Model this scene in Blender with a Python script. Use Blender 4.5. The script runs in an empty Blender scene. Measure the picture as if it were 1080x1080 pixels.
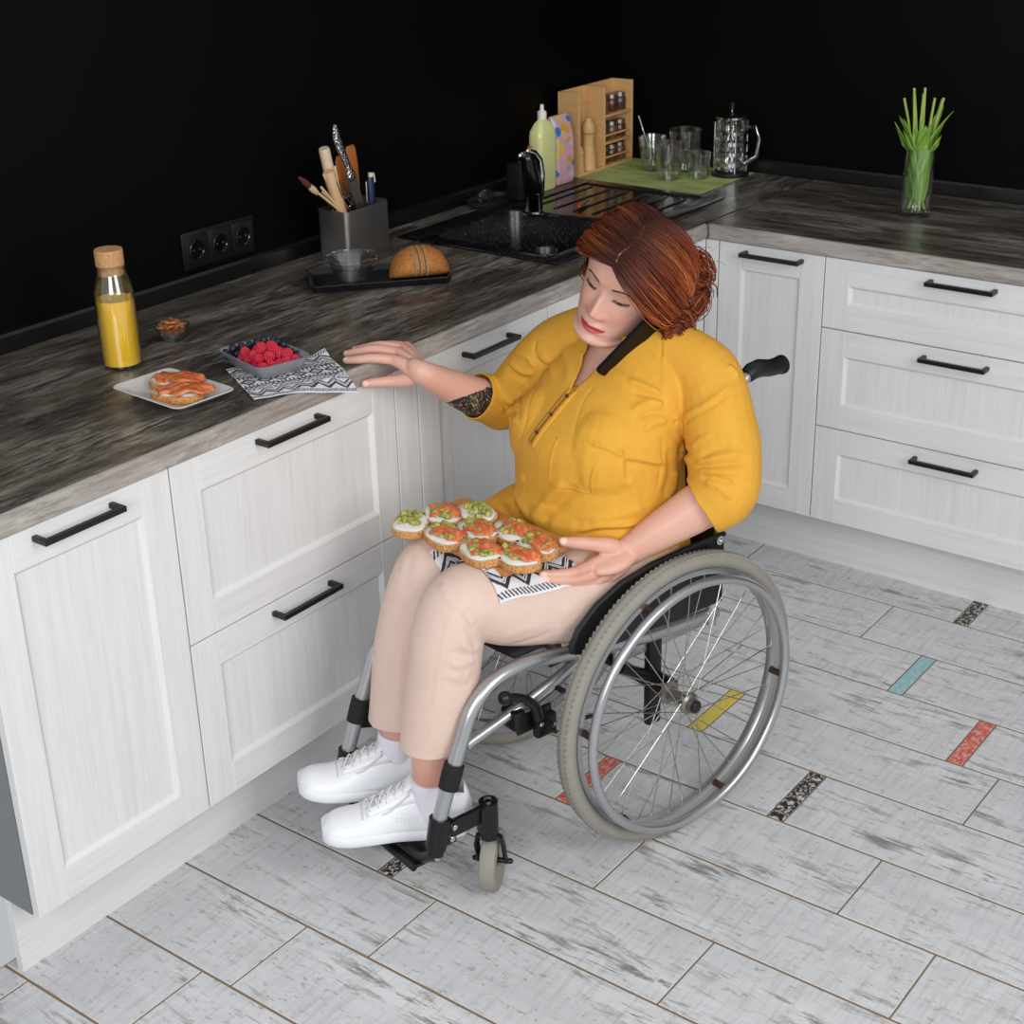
import bpy, bmesh, math, random
import numpy as np
from mathutils import Vector, Matrix, noise
from mathutils.bvhtree import BVHTree
random.seed(7)
SC = bpy.context.scene
COL = SC.collection
PI = math.pi

def lin(h):
    h = h.lstrip('#'); o = []
    for i in (0, 2, 4):
        c = int(h[i:i+2], 16) / 255
        o.append(c/12.92 if c <= .04045 else ((c+.055)/1.055)**2.4)
    return (*o, 1.0)

# ------------------------------------------------------------------ mesh builder
class MB:
    def __init__(s): s.bm = bmesh.new()
    def _tag(s, faces, mi):
        for f in faces: f.material_index = mi
    def box(s, x0, x1, y0, y1, z0, z1, bev=0, M=None, mi=0, seg=2):
        v = [s.bm.verts.new((x, y, z)) for x in (x0, x1) for y in (y0, y1) for z in (z0, z1)]
        idx = ((0,1,3,2),(4,6,7,5),(0,4,5,1),(2,3,7,6),(0,2,6,4),(1,5,7,3))
        fs = [s.bm.faces.new([v[i] for i in q]) for q in idx]
        s._tag(fs, mi)
        vs = v
        if bev:
            es = list({e for f in fs for e in f.edges})
            r = bmesh.ops.bevel(s.bm, geom=es, offset=bev, segments=seg, affect='EDGES', profile=.5)
            s._tag(r['faces'], mi)
            vs = list({q for f in r['faces'] for q in f.verts} | {q for q in v if q.is_valid})
        if M is not None:
            for q in vs: q.co = M @ q.co
        return s
    def rings(s, rr, cap=True, mi=0, closed=False, capmi=None):
        V = [[s.bm.verts.new(p) for p in r] for r in rr]
        n = len(V[0]); m = len(V)
        fs = []
        for i in range(m if closed else m-1):
            A, B = V[i], V[(i+1) % m]
            for j in range(n):
                k = (j+1) % n
                fs.append(s.bm.faces.new((A[j], A[k], B[k], B[j])))
        s._tag(fs, mi)
        if cap and not closed:
            c = [s.bm.faces.new(list(reversed(V[0]))), s.bm.faces.new(V[-1])]
            s._tag(c, mi if capmi is None else capmi)
        return s
    def tube(s, pts, r, seg=10, cap=True, mi=0, closed=False, flat=1.0, up=None, rnd=False):
        P = [Vector(p) for p in pts]; n = len(P)
        R = [r]*n if not hasattr(r, '__len__') else list(r)
        T = []
        for i in range(n):
            a = P[(i-1) % n] if (closed or i > 0) else P[i]
            b = P[(i+1) % n] if (closed or i < n-1) else P[i]
            T.append((b-a).normalized() if (b-a).length > 1e-9 else Vector((0,0,1)))
        u = Vector(up) if up is not None else (Vector((0,0,1)) if abs(T[0].z) < .9 else Vector((1,0,0)))
        u = (u - T[0]*u.dot(T[0])).normalized()
        rr = []
        for i in range(n):
            if i:
                u = u - T[i]*u.dot(T[i])
                u = u.normalized() if u.length > 1e-6 else T[i].orthogonal().normalized()
            w = T[i].cross(u)
            rr.append([P[i] + (u*math.cos(2*PI*k/seg)*flat + w*math.sin(2*PI*k/seg))*R[i] for k in range(seg)])
        if rnd and not closed:
            def dome(c, t, ring, r0):
                out = []
                for a in (.35, .7, .95):
                    out.append([c + t*r0*math.sin(a*PI/2) + (q-c)*math.cos(a*PI/2) for q in ring])
                return out
            rr = list(reversed(dome(P[0], -T[0], rr[0], R[0]))) + rr + dome(P[-1], T[-1], rr[-1], R[-1])
        return s.rings(rr, cap, mi, closed)
    def lathe(s, prof, c=(0,0,0), seg=28, M=None, mi=0, cap=True):
        c = Vector(c); M = M or Matrix()
        rr = [[c + M @ Vector((max(r,1e-5)*math.cos(2*PI*k/seg), max(r,1e-5)*math.sin(2*PI*k/seg), z)) for k in range(seg)] for r, z in prof]
        return s.rings(rr, cap, mi)
    def ell(s, c, r, M=None, seg=20, rg=12, mi=0):
        M = M or Matrix(); c = Vector(c); rr = []
        for i in range(rg+1):
            t = PI*(i+.02)/(rg+.04)
            rr.append([c + M @ Vector((r[0]*math.sin(t)*math.cos(2*PI*k/seg), r[1]*math.sin(t)*math.sin(2*PI*k/seg), -r[2]*math.cos(t))) for k in range(seg)])
        return s.rings(rr, True, mi)
    def prism(s, poly, z0, z1, M=None, mi=0, bev=0):
        M = M or Matrix()
        a = [Vector((x, y, z0)) for x, y in poly]; b = [Vector((x, y, z1)) for x, y in poly]
        if bev:
            c = Vector((sum(x for x, _ in poly)/len(poly), sum(y for _, y in poly)/len(poly), 0))
            def ins(ring, z, d):
                return [Vector((p.x-(p.x-c.x)/max((p.xy-c.xy).length,1e-6)*d, p.y-(p.y-c.y)/max((p.xy-c.xy).length,1e-6)*d, z)) for p in ring]
            rr = [ins(a, z0, bev), ins(a, z0+bev, 0), ins(b, z1-bev, 0), ins(b, z1, bev)]
        else: rr = [a, b]
        return s.rings([[M @ p for p in r] for r in rr], True, mi)
    def quad(s, pts, mi=0):
        f = s.bm.faces.new([s.bm.verts.new(p) for p in pts]); f.material_index = mi; return s
    def grid(s, fn, nu, nv, mi=0, thick=0):
        V = [[s.bm.verts.new(fn(i/nu, j/nv)) for j in range(nv+1)] for i in range(nu+1)]
        for i in range(nu):
            for j in range(nv):
                f = s.bm.faces.new((V[i][j], V[i+1][j], V[i+1][j+1], V[i][j+1])); f.material_index = mi
        return s
    def xf(s, M):
        bmesh.ops.transform(s.bm, matrix=M, verts=s.bm.verts); return s
    def build(s, name, mats, parent=None, smooth=True, ang=38, fix=True):
        if fix: bmesh.ops.recalc_face_normals(s.bm, faces=s.bm.faces)
        me = bpy.data.meshes.new(name); s.bm.to_mesh(me); s.bm.free()
        for m in (mats if isinstance(mats, (list, tuple)) else [mats]): me.materials.append(m)
        if smooth:
            me.shade_smooth(); me.set_sharp_from_angle(angle=math.radians(ang))
        o = bpy.data.objects.new(name, me); COL.objects.link(o)
        if parent: o.parent = parent
        return o

def solid(o, t, off=-1):
    m = o.modifiers.new('Solidify', 'SOLIDIFY'); m.thickness = t; m.offset = off; return o
def subs(o, n=1):
    m = o.modifiers.new('Subdivision', 'SUBSURF'); m.levels = n; m.render_levels = n; return o

def tag(o, label=None, cat=None, group=None, kind=None):
    if label: o['label'] = label
    if cat: o['category'] = cat
    if group: o['group'] = group
    if kind: o['kind'] = kind
    return o
def thing(name, label, cat, loc=(0,0,0), rz=0, group=None):
    o = bpy.data.objects.new(name, None); COL.objects.link(o)
    o.location = loc; o.rotation_euler = (0, 0, rz); o.empty_display_size = .02
    return tag(o, label, cat, group)
def struct(o, label=None):
    o['kind'] = 'structure'
    if label: o['label'] = label
    return o
def kids(o): return [c for c in bpy.data.objects if c.parent == o]
def copy_tree(o, parent=None):
    c = o.copy(); COL.objects.link(c)
    if parent: c.parent = parent
    for ch in kids(o): copy_tree(ch, c)
    return c

# ------------------------------------------------------------------ materials
class NT:
    def __init__(s, name):
        s.m = bpy.data.materials.new(name); s.m.use_nodes = True
        s.t = s.m.node_tree; s.t.nodes.clear()
        s.out = s.t.nodes.new('ShaderNodeOutputMaterial')
        s.b = s.t.nodes.new('ShaderNodeBsdfPrincipled')
        s.t.links.new(s.b.outputs[0], s.out.inputs[0])
    def n(s, typ, props=None, **inp):
        nd = s.t.nodes.new('ShaderNode'+typ)
        for k, v in (props or {}).items(): setattr(nd, k, v)
        for k, v in inp.items():
            key = k.replace('_', ' ')
            s.set(nd.inputs[key] if not key.isdigit() else nd.inputs[int(key)], v)
        return nd
    def set(s, sock, v):
        if isinstance(v, bpy.types.NodeSocket): s.t.links.new(v, sock)
        elif isinstance(v, bpy.types.Node): s.t.links.new(v.outputs[0], sock)
        else: sock.default_value = v
    def math(s, op, a, b=0.0, c=0.0, clamp=False):
        nd = s.t.nodes.new('ShaderNodeMath'); nd.operation = op; nd.use_clamp = clamp
        s.set(nd.inputs[0], a); s.set(nd.inputs[1], b); s.set(nd.inputs[2], c)
        return nd.outputs[0]
    def mix(s, f, a, b, mode='MIX'):
        nd = s.t.nodes.new('ShaderNodeMix'); nd.data_type = 'RGBA'; nd.blend_type = mode
        s.set(nd.inputs[0], f); s.set(nd.inputs[6], a); s.set(nd.inputs[7], b)
        return nd.outputs[2]
    def coord(s, scale=(1,1,1), kind='Object', rot=(0,0,0), loc=(0,0,0)):
        tc = s.t.nodes.new('ShaderNodeTexCoord'); mp = s.t.nodes.new('ShaderNodeMapping')
        mp.inputs['Scale'].default_value = scale; mp.inputs['Rotation'].default_value = rot; mp.inputs['Location'].default_value = loc
        s.t.links.new(tc.outputs[kind], mp.inputs[0]); return mp.outputs[0]
    def noise(s, vec, scale=5, detail=4, rough=.55, dist=0):
        return s.n('TexNoise', Vector=vec, Scale=scale, Detail=detail, Roughness=rough, Distortion=dist).outputs['Fac']
    def ramp(s, fac, stops, interp='LINEAR'):
        nd = s.t.nodes.new('ShaderNodeValToRGB'); cr = nd.color_ramp; cr.interpolation = interp
        while len(cr.elements) < len(stops): cr.elements.new(.5)
        for e, (p, c) in zip(cr.elements, stops):
            e.position = p; e.color = c if len(c) == 4 else (*c, 1)
        s.set(nd.inputs[0], fac); return nd.outputs[0]
    def bump(s, h, strength=.2, dist=.002):
        nd = s.n('Bump', Strength=strength, Distance=dist, Height=h)
        s.t.links.new(nd.outputs[0], s.b.inputs['Normal'])
    def P(s, **k):
        for a, v in k.items(): s.set(s.b.inputs[a.replace('_', ' ')], v)
        return s.m
def g(v): return (v, v, v, 1)

def plain(name, c, rough=.5, metal=0, var=.12, scale=40, bump=0, bscale=200, spec=.5, coat=0, sss=0):
    """base colour with a little procedural unevenness of the material itself"""
    t = NT(name); v = t.coord()
    f = t.noise(v, scale, 3)
    a = lin(c) if isinstance(c, str) else c
    d = tuple(x*(1-var) for x in a[:3]) + (1,); l = tuple(min(1, x*(1+var)) for x in a[:3]) + (1,)
    col = t.mix(f, d, l)
    t.P(Base_Color=col, Roughness=rough, Metallic=metal)
    t.b.inputs['Specular IOR Level'].default_value = spec
    if coat: t.b.inputs['Coat Weight'].default_value = coat
    if sss:
        t.b.inputs['Subsurface Weight'].default_value = sss
        t.b.inputs['Subsurface Radius'].default_value = (.6, .25, .15); t.b.inputs['Subsurface Scale'].default_value = .01
    if bump: t.bump(t.noise(v, bscale, 3), bump, .001)
    return t.m
def glass(name, tint=(1,1,1,1), rough=0.0, ior=1.45):
    """thin clear glass: mostly see-through, mirror-like at grazing angles"""
    t = NT(name); v = t.coord()
    tr = t.n('BsdfTransparent', Color=t.mix(t.noise(v, 8, 1), tint, tuple(min(1, x*.99) for x in tint[:3])+(1,)))
    gl = t.n('BsdfGlossy', Roughness=.03)
    fr = t.math('POWER', t.n('LayerWeight', Blend=.5).outputs['Facing'], 1.9)
    mx = t.t.nodes.new('ShaderNodeMixShader')
    t.t.links.new(t.math('MULTIPLY_ADD', fr, .85, .09), mx.inputs[0]); t.t.links.new(tr.outputs[0], mx.inputs[1]); t.t.links.new(gl.outputs[0], mx.inputs[2])
    t.t.links.new(mx.outputs[0], t.out.inputs[0]); return t.m

def cab_wood(name, axis):
    t = NT(name)
    st = {'z': (70, 70, 2.6), 'x': (2.6, 70, 70), 'y': (70, 2.6, 70)}[axis]
    fi = {'z': (330, 330, 9), 'x': (9, 330, 330), 'y': (330, 9, 330)}[axis]
    a = t.noise(t.coord(st), 1, 5, .6, .6); b = t.noise(t.coord(fi), 1, 2, .5)
    col = t.ramp(a, [(.3, lin('#d3d2d1')), (.5, lin('#d9d9d9')), (.7, lin('#dddddd'))])
    col = t.mix(t.math('MULTIPLY', t.ramp(b, [(.5, g(0)), (.75, g(1))]), .2), col, lin('#bbb8b5'))
    t.P(Base_Color=col, Roughness=.42)
    t.bump(b, .07, .0005)
    return t.m
def worktop_mat(name, axis, pal=('#2b2724', '#453f3a', '#61594f', '#857b71', '#a0968b'), ln=1.0):
    t = NT(name)
    sl = (lambda l, w: (w, l, w)) if axis == 'y' else (lambda l, w: (l, w, w))
    base = t.noise(t.coord(sl(3.0, 17)), 1, 9, .72, .35)
    fine = t.noise(t.coord(sl(12, 130)), 1, 6, .7, .2)
    patch = t.noise(t.coord(sl(4, 11), loc=(3.1, 1.7, .4)), 1, 7, .7, .5)
    scr = t.noise(t.coord(sl(26, 330)), 1, 4, .65)
    brd = t.noise(t.coord(sl(.25, 7)), 1, 1, .3)
    col = t.ramp(base, [(.34, lin(pal[0])), (.44, lin(pal[1])), (.53, lin(pal[2])), (.62, lin(pal[3])), (.72, lin(pal[4]))])
    col = t.mix(t.math('MULTIPLY', t.ramp(fine, [(.38, g(1)), (.52, g(0))]), .65), col, lin('#1d1b1a' if ln == 1 else '#6d6661'))
    pm = t.math('MULTIPLY', t.ramp(patch, [(.52, g(0)), (.62, g(1))]), t.ramp(fine, [(.42, g(0)), (.56, g(1))]))
    col = t.mix(t.math('MULTIPLY', pm, .8), col, lin('#9d958d' if ln == 1 else '#c9c4be'))
    warm = t.noise(t.coord(sl(6, 20), loc=(7, 2, 5)), 1, 5, .65, .5)
    col = t.mix(t.math('MULTIPLY', t.ramp(warm, [(.58, g(0)), (.70, g(1))]), .4), col, lin('#7b614c'))
    col = t.mix(t.math('MULTIPLY', t.ramp(scr, [(.60, g(0)), (.68, g(1))]), .4), col, lin('#b1a89f'))
    col = t.mix(t.math('MULTIPLY', t.ramp(brd, [(.48, g(1)), (.52, g(0))]), .22), col, lin('#2a2725' if ln == 1 else '#8c857e'))
    t.P(Base_Color=col, Roughness=t.math('MULTIPLY_ADD', fine, .2, .26))
    t.bump(fine, .25, .0008)
    return t.m
def floor_mat(name, base, wear, amt, darkamt=.8):
    t = NT(name)
    r = t.n('Attribute', {'attribute_name': 'rnd'}).outputs['Fac']
    def cc(scale, k):
        v = t.coord(scale); ad = t.n('VectorMath', {'operation': 'ADD'})
        t.set(ad.inputs[0], v); t.set(ad.inputs[1], t.n('CombineXYZ', X=t.math('MULTIPLY', r, 37.0*k), Y=t.math('MULTIPLY', r, 91.0), Z=t.math('MULTIPLY', r, 53.0)).outputs[0])
        return ad.outputs[0]
    big = t.noise(cc((2.6, 13, 6), 1), 1, 7, .68, .4)
    streak = t.noise(cc((9, 60, 9), 2), 1, 8, .74, .3)
    cross = t.noise(cc((110, 10, 9), 1), 1, 4, .6)
    speck = t.noise(cc((60, 120, 30), 3), 1, 3, .7)
    a = lin(base)
    col = t.mix(t.ramp(big, [(.35, g(0)), (.65, g(1))]), a, tuple(min(1, x*1.22) for x in a[:3])+(1,))
    col = t.mix(t.math('MULTIPLY', t.ramp(cross, [(.48, g(0)), (.7, g(1))]), .3), col, lin('#8d8a88'))
    m = t.math('MULTIPLY', t.ramp(big, [(.50, g(0)), (.62, g(1))]), t.ramp(streak, [(.49, g(0)), (.56, g(1))]))
    m2 = t.math('MULTIPLY', t.ramp(speck, [(.58, g(0)), (.63, g(1))]), t.ramp(streak, [(.47, g(0)), (.55, g(1))]))
    col = t.mix(t.math('MULTIPLY', t.math('MAXIMUM', m, t.math('MULTIPLY', m2, .7)), amt), col, lin(wear))
    t.P(Base_Color=col, Roughness=t.math('MULTIPLY_ADD', big, .2, .33))
    t.bump(streak, .12, .0008)
    return t.m
def inlay_mat(name, base, worn, lo, hi, sc=70):
    t = NT(name)
    f = t.noise(t.coord((sc*1.5, sc, sc)), 1, 5, .7)
    col = t.mix(t.ramp(f, [(lo, g(0)), (hi, g(1))]), lin(base), lin(worn))
    return t.P(Base_Color=col, Roughness=.45)

MWZ = cab_wood('white_wood_upright', 'z'); MWX = cab_wood('white_wood_along_x', 'x'); MWY = cab_wood('white_wood_along_y', 'y')
MTOPY = worktop_mat('weathered_board_along_y', 'y'); MTOPX = worktop_mat('weathered_board_along_x', 'x')
_ep = ('#8a827c', '#9b938d', '#a8a19b', '#b4aea8', '#bdb7b1')
MEDGY = worktop_mat('weathered_edge_along_y', 'y', _ep, 2); MEDGX = worktop_mat('weathered_edge_along_x', 'x', _ep, 2)
MBLK = plain('black_metal', '#0b0b0c', .38, 0, .1)
MWALL = plain('black_panel', '#030303', .55, 0, .2, 6, spec=.12)
MTRIM = plain('black_trim', '#0c0d0f', .3, 0, .1)
MSTEEL = plain('brushed_steel', '#b3aeaa', .38, 1, .08, 30)
MCHROME = plain('chrome', '#c9c9c9', .08, 1, .04)
MALU = plain('silver_tube', '#b4b6b8', .3, .85, .05, 60)
MGLASS = glass('clear_glass', (.975, .99, .98, 1))
MPLATE = plain('ceramic_white', '#cbc7c3', .32, 0, .04)
MCERB = plain('ceramic_grey', '#8d9199', .3, 0, .06)
MBLKP = plain('black_plastic', '#09090a', .42, 0, .15)
MRUB = plain('black_fabric', '#0c0c0e', .8, 0, .3, 120, .3, 400)
# ================================================================== the room
YB = 1.8468            # front plane of the back run
ZB, ZT, ZW = .1585, .8726, .911
def inv(o, root):       # keep world coordinates under an unrotated root
    o.parent = root; o.matrix_parent_inverse = Matrix.Translation(-Vector(root.location)); return o

# floor: planks as one tiled surface, joints cut between them
def floor():
    mats = [floor_mat('white_washed_plank', '#c2c3c5', '#7b736a', .9),
            inlay_mat('yellow_inlay', '#d3bd3a', '#cfc79a', .5, .72), inlay_mat('red_inlay', '#c8503f', '#cdb3a8', .45, .65),
            inlay_mat('black_inlay', '#161616', '#c9c6c0', .5, .57, 75), inlay_mat('blue_inlay', '#86b4bd', '#b9c9cb', .45, .7),
            plain('brown_grout', '#80694f', .8, 0, .15, 60)]
    rows = {  # first y of row: (insert x, colour) or plain joint x
        -.41: (.18, 0), -.21: (.86, 3), -.01: (.40, 0), .19: (.247, 3), .39: (.626, 0), .59: (.394, 2), .79: (.786, 3), .99: (.478, 1),
        1.19: (1.006, 2), 1.39: (.78, 4), 1.59: (.618, 0), 1.79: (.777, 3), -.61: (.55, 0), -.81: (.3, 2), -1.01: (.7, 0), -1.21: (.2, 0)}
    mb = MB(); rnd = []; rg = random.Random(3); G = .0034
    def slab(x0, x1, y0, y1, mi):
        n0 = len(mb.bm.faces); mb.box(x0+G/2, x1-G/2, y0+G*.75, y1-G*.75, -.02, 0, .0012, mi=mi, seg=1)
        rnd.extend([rg.random()]*(len(mb.bm.faces)-n0))
    X0, X1 = -.13, 3.0
    for y, (xi, c) in rows.items():
        y1 = min(y+.2, 1.935)
        cuts = []   # list of (x, width, colour)
        if c: cuts.append((xi, .037, c))
        else: cuts.append((xi, 0, 0))
        x = xi + (.037 if c else 0); k = 0 if c else 1
        while x < X1:
            x += .61; k += 1
            if k % 2 == 0 and x > 1.45: cuts.append((x, .037, rg.choice((1, 2, 3, 4)))); x += .037
            else: cuts.append((x, 0, 0))
        x = xi
        while x > X0:
            x -= .61; cuts.append((x, 0, 0))
        cuts.sort(); px = X0
        for (cx, w, cc) in cuts:
            a = min(max(cx, X0), X1)
            if a > px+.004: slab(px, a, y, y1, 0)
            if w and X0 < cx < X1-w: slab(cx, cx+w, y, y1, cc)
            px = max(px, min(cx+w, X1))
        if px < X1-.004: slab(px, X1, y, y1, 0)
    n0 = len(mb.bm.faces); mb.box(X0, X1, -1.21, 1.935, -.03, -.0012, mi=5); rnd.extend([.5]*(len(mb.bm.faces)-n0))
    mb.bm.faces.index_update()
    o = mb.build('floor', mats, ang=20)
    at = o.data.attributes.new('rnd', 'FLOAT', 'FACE'); at.data.foreach_set('value', rnd)
    struct(o)
floor()
struct(MB().box(-.79, -.69, -.412, 2.56, 0, 2.5).build('wall_left', MWALL, smooth=False))
struct(MB().box(-.69, 3.0, 2.466, 2.56, 0, 2.5).build('wall_back', MWALL, smooth=False))
def trim(pts, ax, a0, a1, name):
    rr = []
    for a in (a0, a1): rr.append([Vector((p, a, z)) if ax == 'y' else Vector((a, p, z)) for p, z in pts])
    struct(MB().rings(rr).build(name, MTRIM, ang=20))
trim([(-.69, ZW), (-.667, ZW), (-.667, .918), (-.672, .943), (-.677, .949), (-.69, .951)], 'y', -.412, 2.443, 'trim_1')
trim([(2.466, ZW), (2.443, ZW), (2.443, .918), (2.448, .943), (2.453, .949), (2.466, .951)], 'x', -.69, 3.0, 'trim_2')
struct(MB().box(-.1005, -.0845, -.402, 1.947, 0, ZB).build('baseboard_left', MWY, smooth=False))
struct(MB().box(-.0845, 3.0, YB+.0845, YB+.1005, 0, ZB).build('baseboard_back', MWX, smooth=False))

# fronts of the units
def front(axis, u0, u1, z0, z1, name, root, hc=None, hz=None, plainp=False):
    """framed front; axis 'y': face at x=0 looking +x, axis 'x': face at y=YB looking -y"""
    gap = .0015; u0 += gap; u1 -= gap; z0 += gap; z1 -= gap; st = .0665
    mb = MB()
    def bx(a0, a1, d0, d1, z0, z1, mi, bev=.0012):
        if axis == 'y': mb.box(-d1, -d0, a0, a1, z0, z1, bev, mi=mi, seg=1)
        else: mb.box(a0, a1, YB+d0, YB+d1, z0, z1, bev, mi=mi, seg=1)
    if plainp:
        bx(u0, u1, 0, .02, z0, z1, 0)
    else:
        bx(u0, u0+st, 0, .02, z0, z1, 0); bx(u1-st, u1, 0, .02, z0, z1, 0)
        bx(u0+st, u1-st, 0, .02, z1-st, z1, 1); bx(u0+st, u1-st, 0, .02, z0, z0+st, 1)
        bx(u0+st-.002, u1-st+.002, .0085, .018, z0+st-.002, z1-st+.002, 0, 0)
        c = .007   # sloped lip round the panel
        def P(a, d, z): return (-d, a, z) if axis == 'y' else (a, YB+d, z)
        A = [(u0+st, z0+st), (u1-st, z0+st), (u1-st, z1-st), (u0+st, z1-st)]
        B = [(u0+st+c, z0+st+c), (u1-st-c, z0+st+c), (u1-st-c, z1-st-c), (u0+st+c, z1-st-c)]
        for i in range(4):
            j = (i+1) % 4
            q = [P(A[i][0], .002, A[i][1]), P(A[j][0], .002, A[j][1]), P(B[j][0], .0086, B[j][1]), P(B[i][0], .0086, B[i][1])]
            mb.quad(q, mi=0 if i % 2 else 1)
    o = inv(mb.build(name, [MWZ, MWY if axis == 'y' else MWX], ang=25), root)
    if hc is not None:
        h = MB(); L = .084; t = .0105
        def hb(a0, a1, d0, d1, z0, z1):
            if axis == 'y': h.box(d0, d1, a0, a1, z0, z1, .0012, seg=1)
            else: h.box(a0, a1, YB-d1, YB-d0, z0, z1, .0012, seg=1)
        hb(hc-L, hc+L, .0255, .036, hz-t/2, hz+t/2)
        hb(hc-L, hc-L+t, .0002, .0265, hz-t/2, hz+t/2); hb(hc+L-t, hc+L, .0002, .0265, hz-t/2, hz+t/2)
        ho = h.build('handle', MBLK, ang=25); ho.parent = o
        ho.matrix_parent_inverse = o.matrix_parent_inverse.inverted() @ o.matrix_parent_inverse
    return o
MCARC = plain('grey_carcass', '#77797b', .5, 0, .05)
def cabinet(axis, u0, u1, label, cat='cabinet', open_top=False):
    loc = (-.3, (u0+u1)/2, 0) if axis == 'y' else ((u0+u1)/2, YB+.3, 0)
    r = thing('base_cabinet', label, cat, loc)
    mb = MB()
    if open_top:
        a, b = u0+.0005, u1-.0005
        mb.box(-.58, -.0215, a, a+.016, ZB, ZT-.001); mb.box(-.58, -.0215, b-.016, b, ZB, ZT-.001); mb.box(-.58, -.0215, a+.016, b-.016, ZB, ZB+.016); mb.box(-.58, -.572, a+.016, b-.016, ZB+.016, ZT-.001)
    elif axis == 'y': mb.box(-.58, -.0215, u0+.0005, u1-.0005, ZB, ZT-.001)
    else: mb.box(u0+.0005, u1-.0005, YB+.0215, YB+.58, ZB, ZT-.001)
    inv(mb.build('carcass', MCARC, smooth=False), r); return r
c = cabinet('y', -.403, 0, 'white cabinet with one tall framed door at the end of the run')
front('y', -.403, 0, ZB, ZT-.001, 'door', c, -.21, .850)
c = cabinet('y', 0, .6, 'white two-drawer cabinet under the plate and the berries')
front('y', 0, .6, .5141, ZT-.001, 'drawer', c, .291, .850); front('y', 0, .6, ZB, .5141, 'drawer', c, .291, .491)
c = cabinet('y', .6, 1.137, 'white cabinet with narrow filler strip and door behind the tattooed arm')
front('y', .6, .672, ZB, ZT-.001, 'filler_panel', c, plainp=True); front('y', .672, 1.137, ZB, ZT-.001, 'door', c, .9035, .845)
c = cabinet('y', 1.137, 1.8265, 'white cabinet below the sink, mostly hidden behind the seated woman', open_top=True)
front('y', 1.137, 1.602, ZB, ZT-.001, 'door', c, 1.37, .845); front('y', 1.602, YB+.001, ZB, ZT-.001, 'filler_panel', c, plainp=True)
c = cabinet('x', .003, .3394, 'white cabinet with a narrow tall door in the corner of the back run')
front('x', -.0012, .0385, ZB, ZT-.001, 'filler_panel', c, plainp=True); front('x', .0385, .3394, ZB, ZT-.001, 'door', c, .1985, .850)
c = cabinet('x', .3394, 1.055, 'white cabinet with a stack of three wide drawers in the back run, under the vase')
front('x', .3394, 1.055, .6884, ZT-.001, 'drawer', c, .697, .850)
front('x', .3394, 1.055, .4231, .6884, 'drawer', c, .697, .660); front('x', .3394, 1.055, ZB, .4231, 'drawer', c, .697, .394)

# worktops
def wt_profile(xf, xb, z0, z1, r=.006):
    P = [(xb, z0), (xf-.002, z0), (xf, z0+.002)]
    for k in range(5):
        a = PI/2*k/4; P.append((xf-r+r*math.cos(a), z1-r+r*math.sin(a)))
    P.append((xb, z1)); return P
def strip(mb, prof, ax, a0, a1, n=1):
    rr = []
    for i in range(n+1):
        a = a0+(a1-a0)*i/n
        rr.append([Vector((p, a, z)) if ax == 'y' else Vector((a, p, z)) for p, z in prof])
    mb.rings(rr)
SX0, SX1, SY0, SY1 = -.588, -.09, 1.305, 2.095
mb = MB(); i_ = .012
mb.box(-.0042, SX1-i_, -.408, 2.443, ZT, ZW)
mb.box(-.667, SX0+i_, -.408, 2.443, ZT, ZW)
mb.box(SX0+i_, SX1-i_, -.408, SY0+i_, ZT, ZW); mb.box(SX0+i_, SX1-i_, SY1-i_, 2.443, ZT, ZW)
t = thing('worktop', 'dark weathered wood-look worktop of the left run, with the sink set in it', 'worktop', (-.3, 1, ZT))
inv(mb.build('board', MTOPY, ang=30), t)
mb = MB(); strip(mb, wt_profile(.005, -.004, ZT, ZW, .0075), 'y', -.408, 1.841); inv(mb.build('front_edge', MEDGY, ang=30), t)
t = thing('worktop', 'dark weathered wood-look worktop of the back run, with the vase standing on it', 'worktop', (.8, 2.1, ZT))
mb = MB(); pr = [(2*YB-.005-0-p if 0 else p, z) for p, z in []]
mb.box(.0125, 1.062, YB+.0044, 2.443, ZT, ZW)
inv(mb.build('board', MTOPX, ang=30), t)
mb = MB(); e_ = .0075
prof = [(YB+.0042, ZT), (YB-.003, ZT), (YB-.005, ZT+.002)] + [(YB-.005+e_-e_*math.cos(PI/2*k/4), ZW-e_+e_*math.sin(PI/2*k/4)) for k in range(5)] + [(YB+.0042, ZW)]
strip(mb, prof, 'x', .0125, 1.062); inv(mb.build('front_edge', MEDGX, ang=30), t)
inv(MB().box(.0055, .012, YB-.0052, 2.442, ZT-.001, ZW+.0012, .0004, seg=1).build('joint_strip', plain('aluminium_strip', '#8d8b88', .35, .8, .05)), t)

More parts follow.
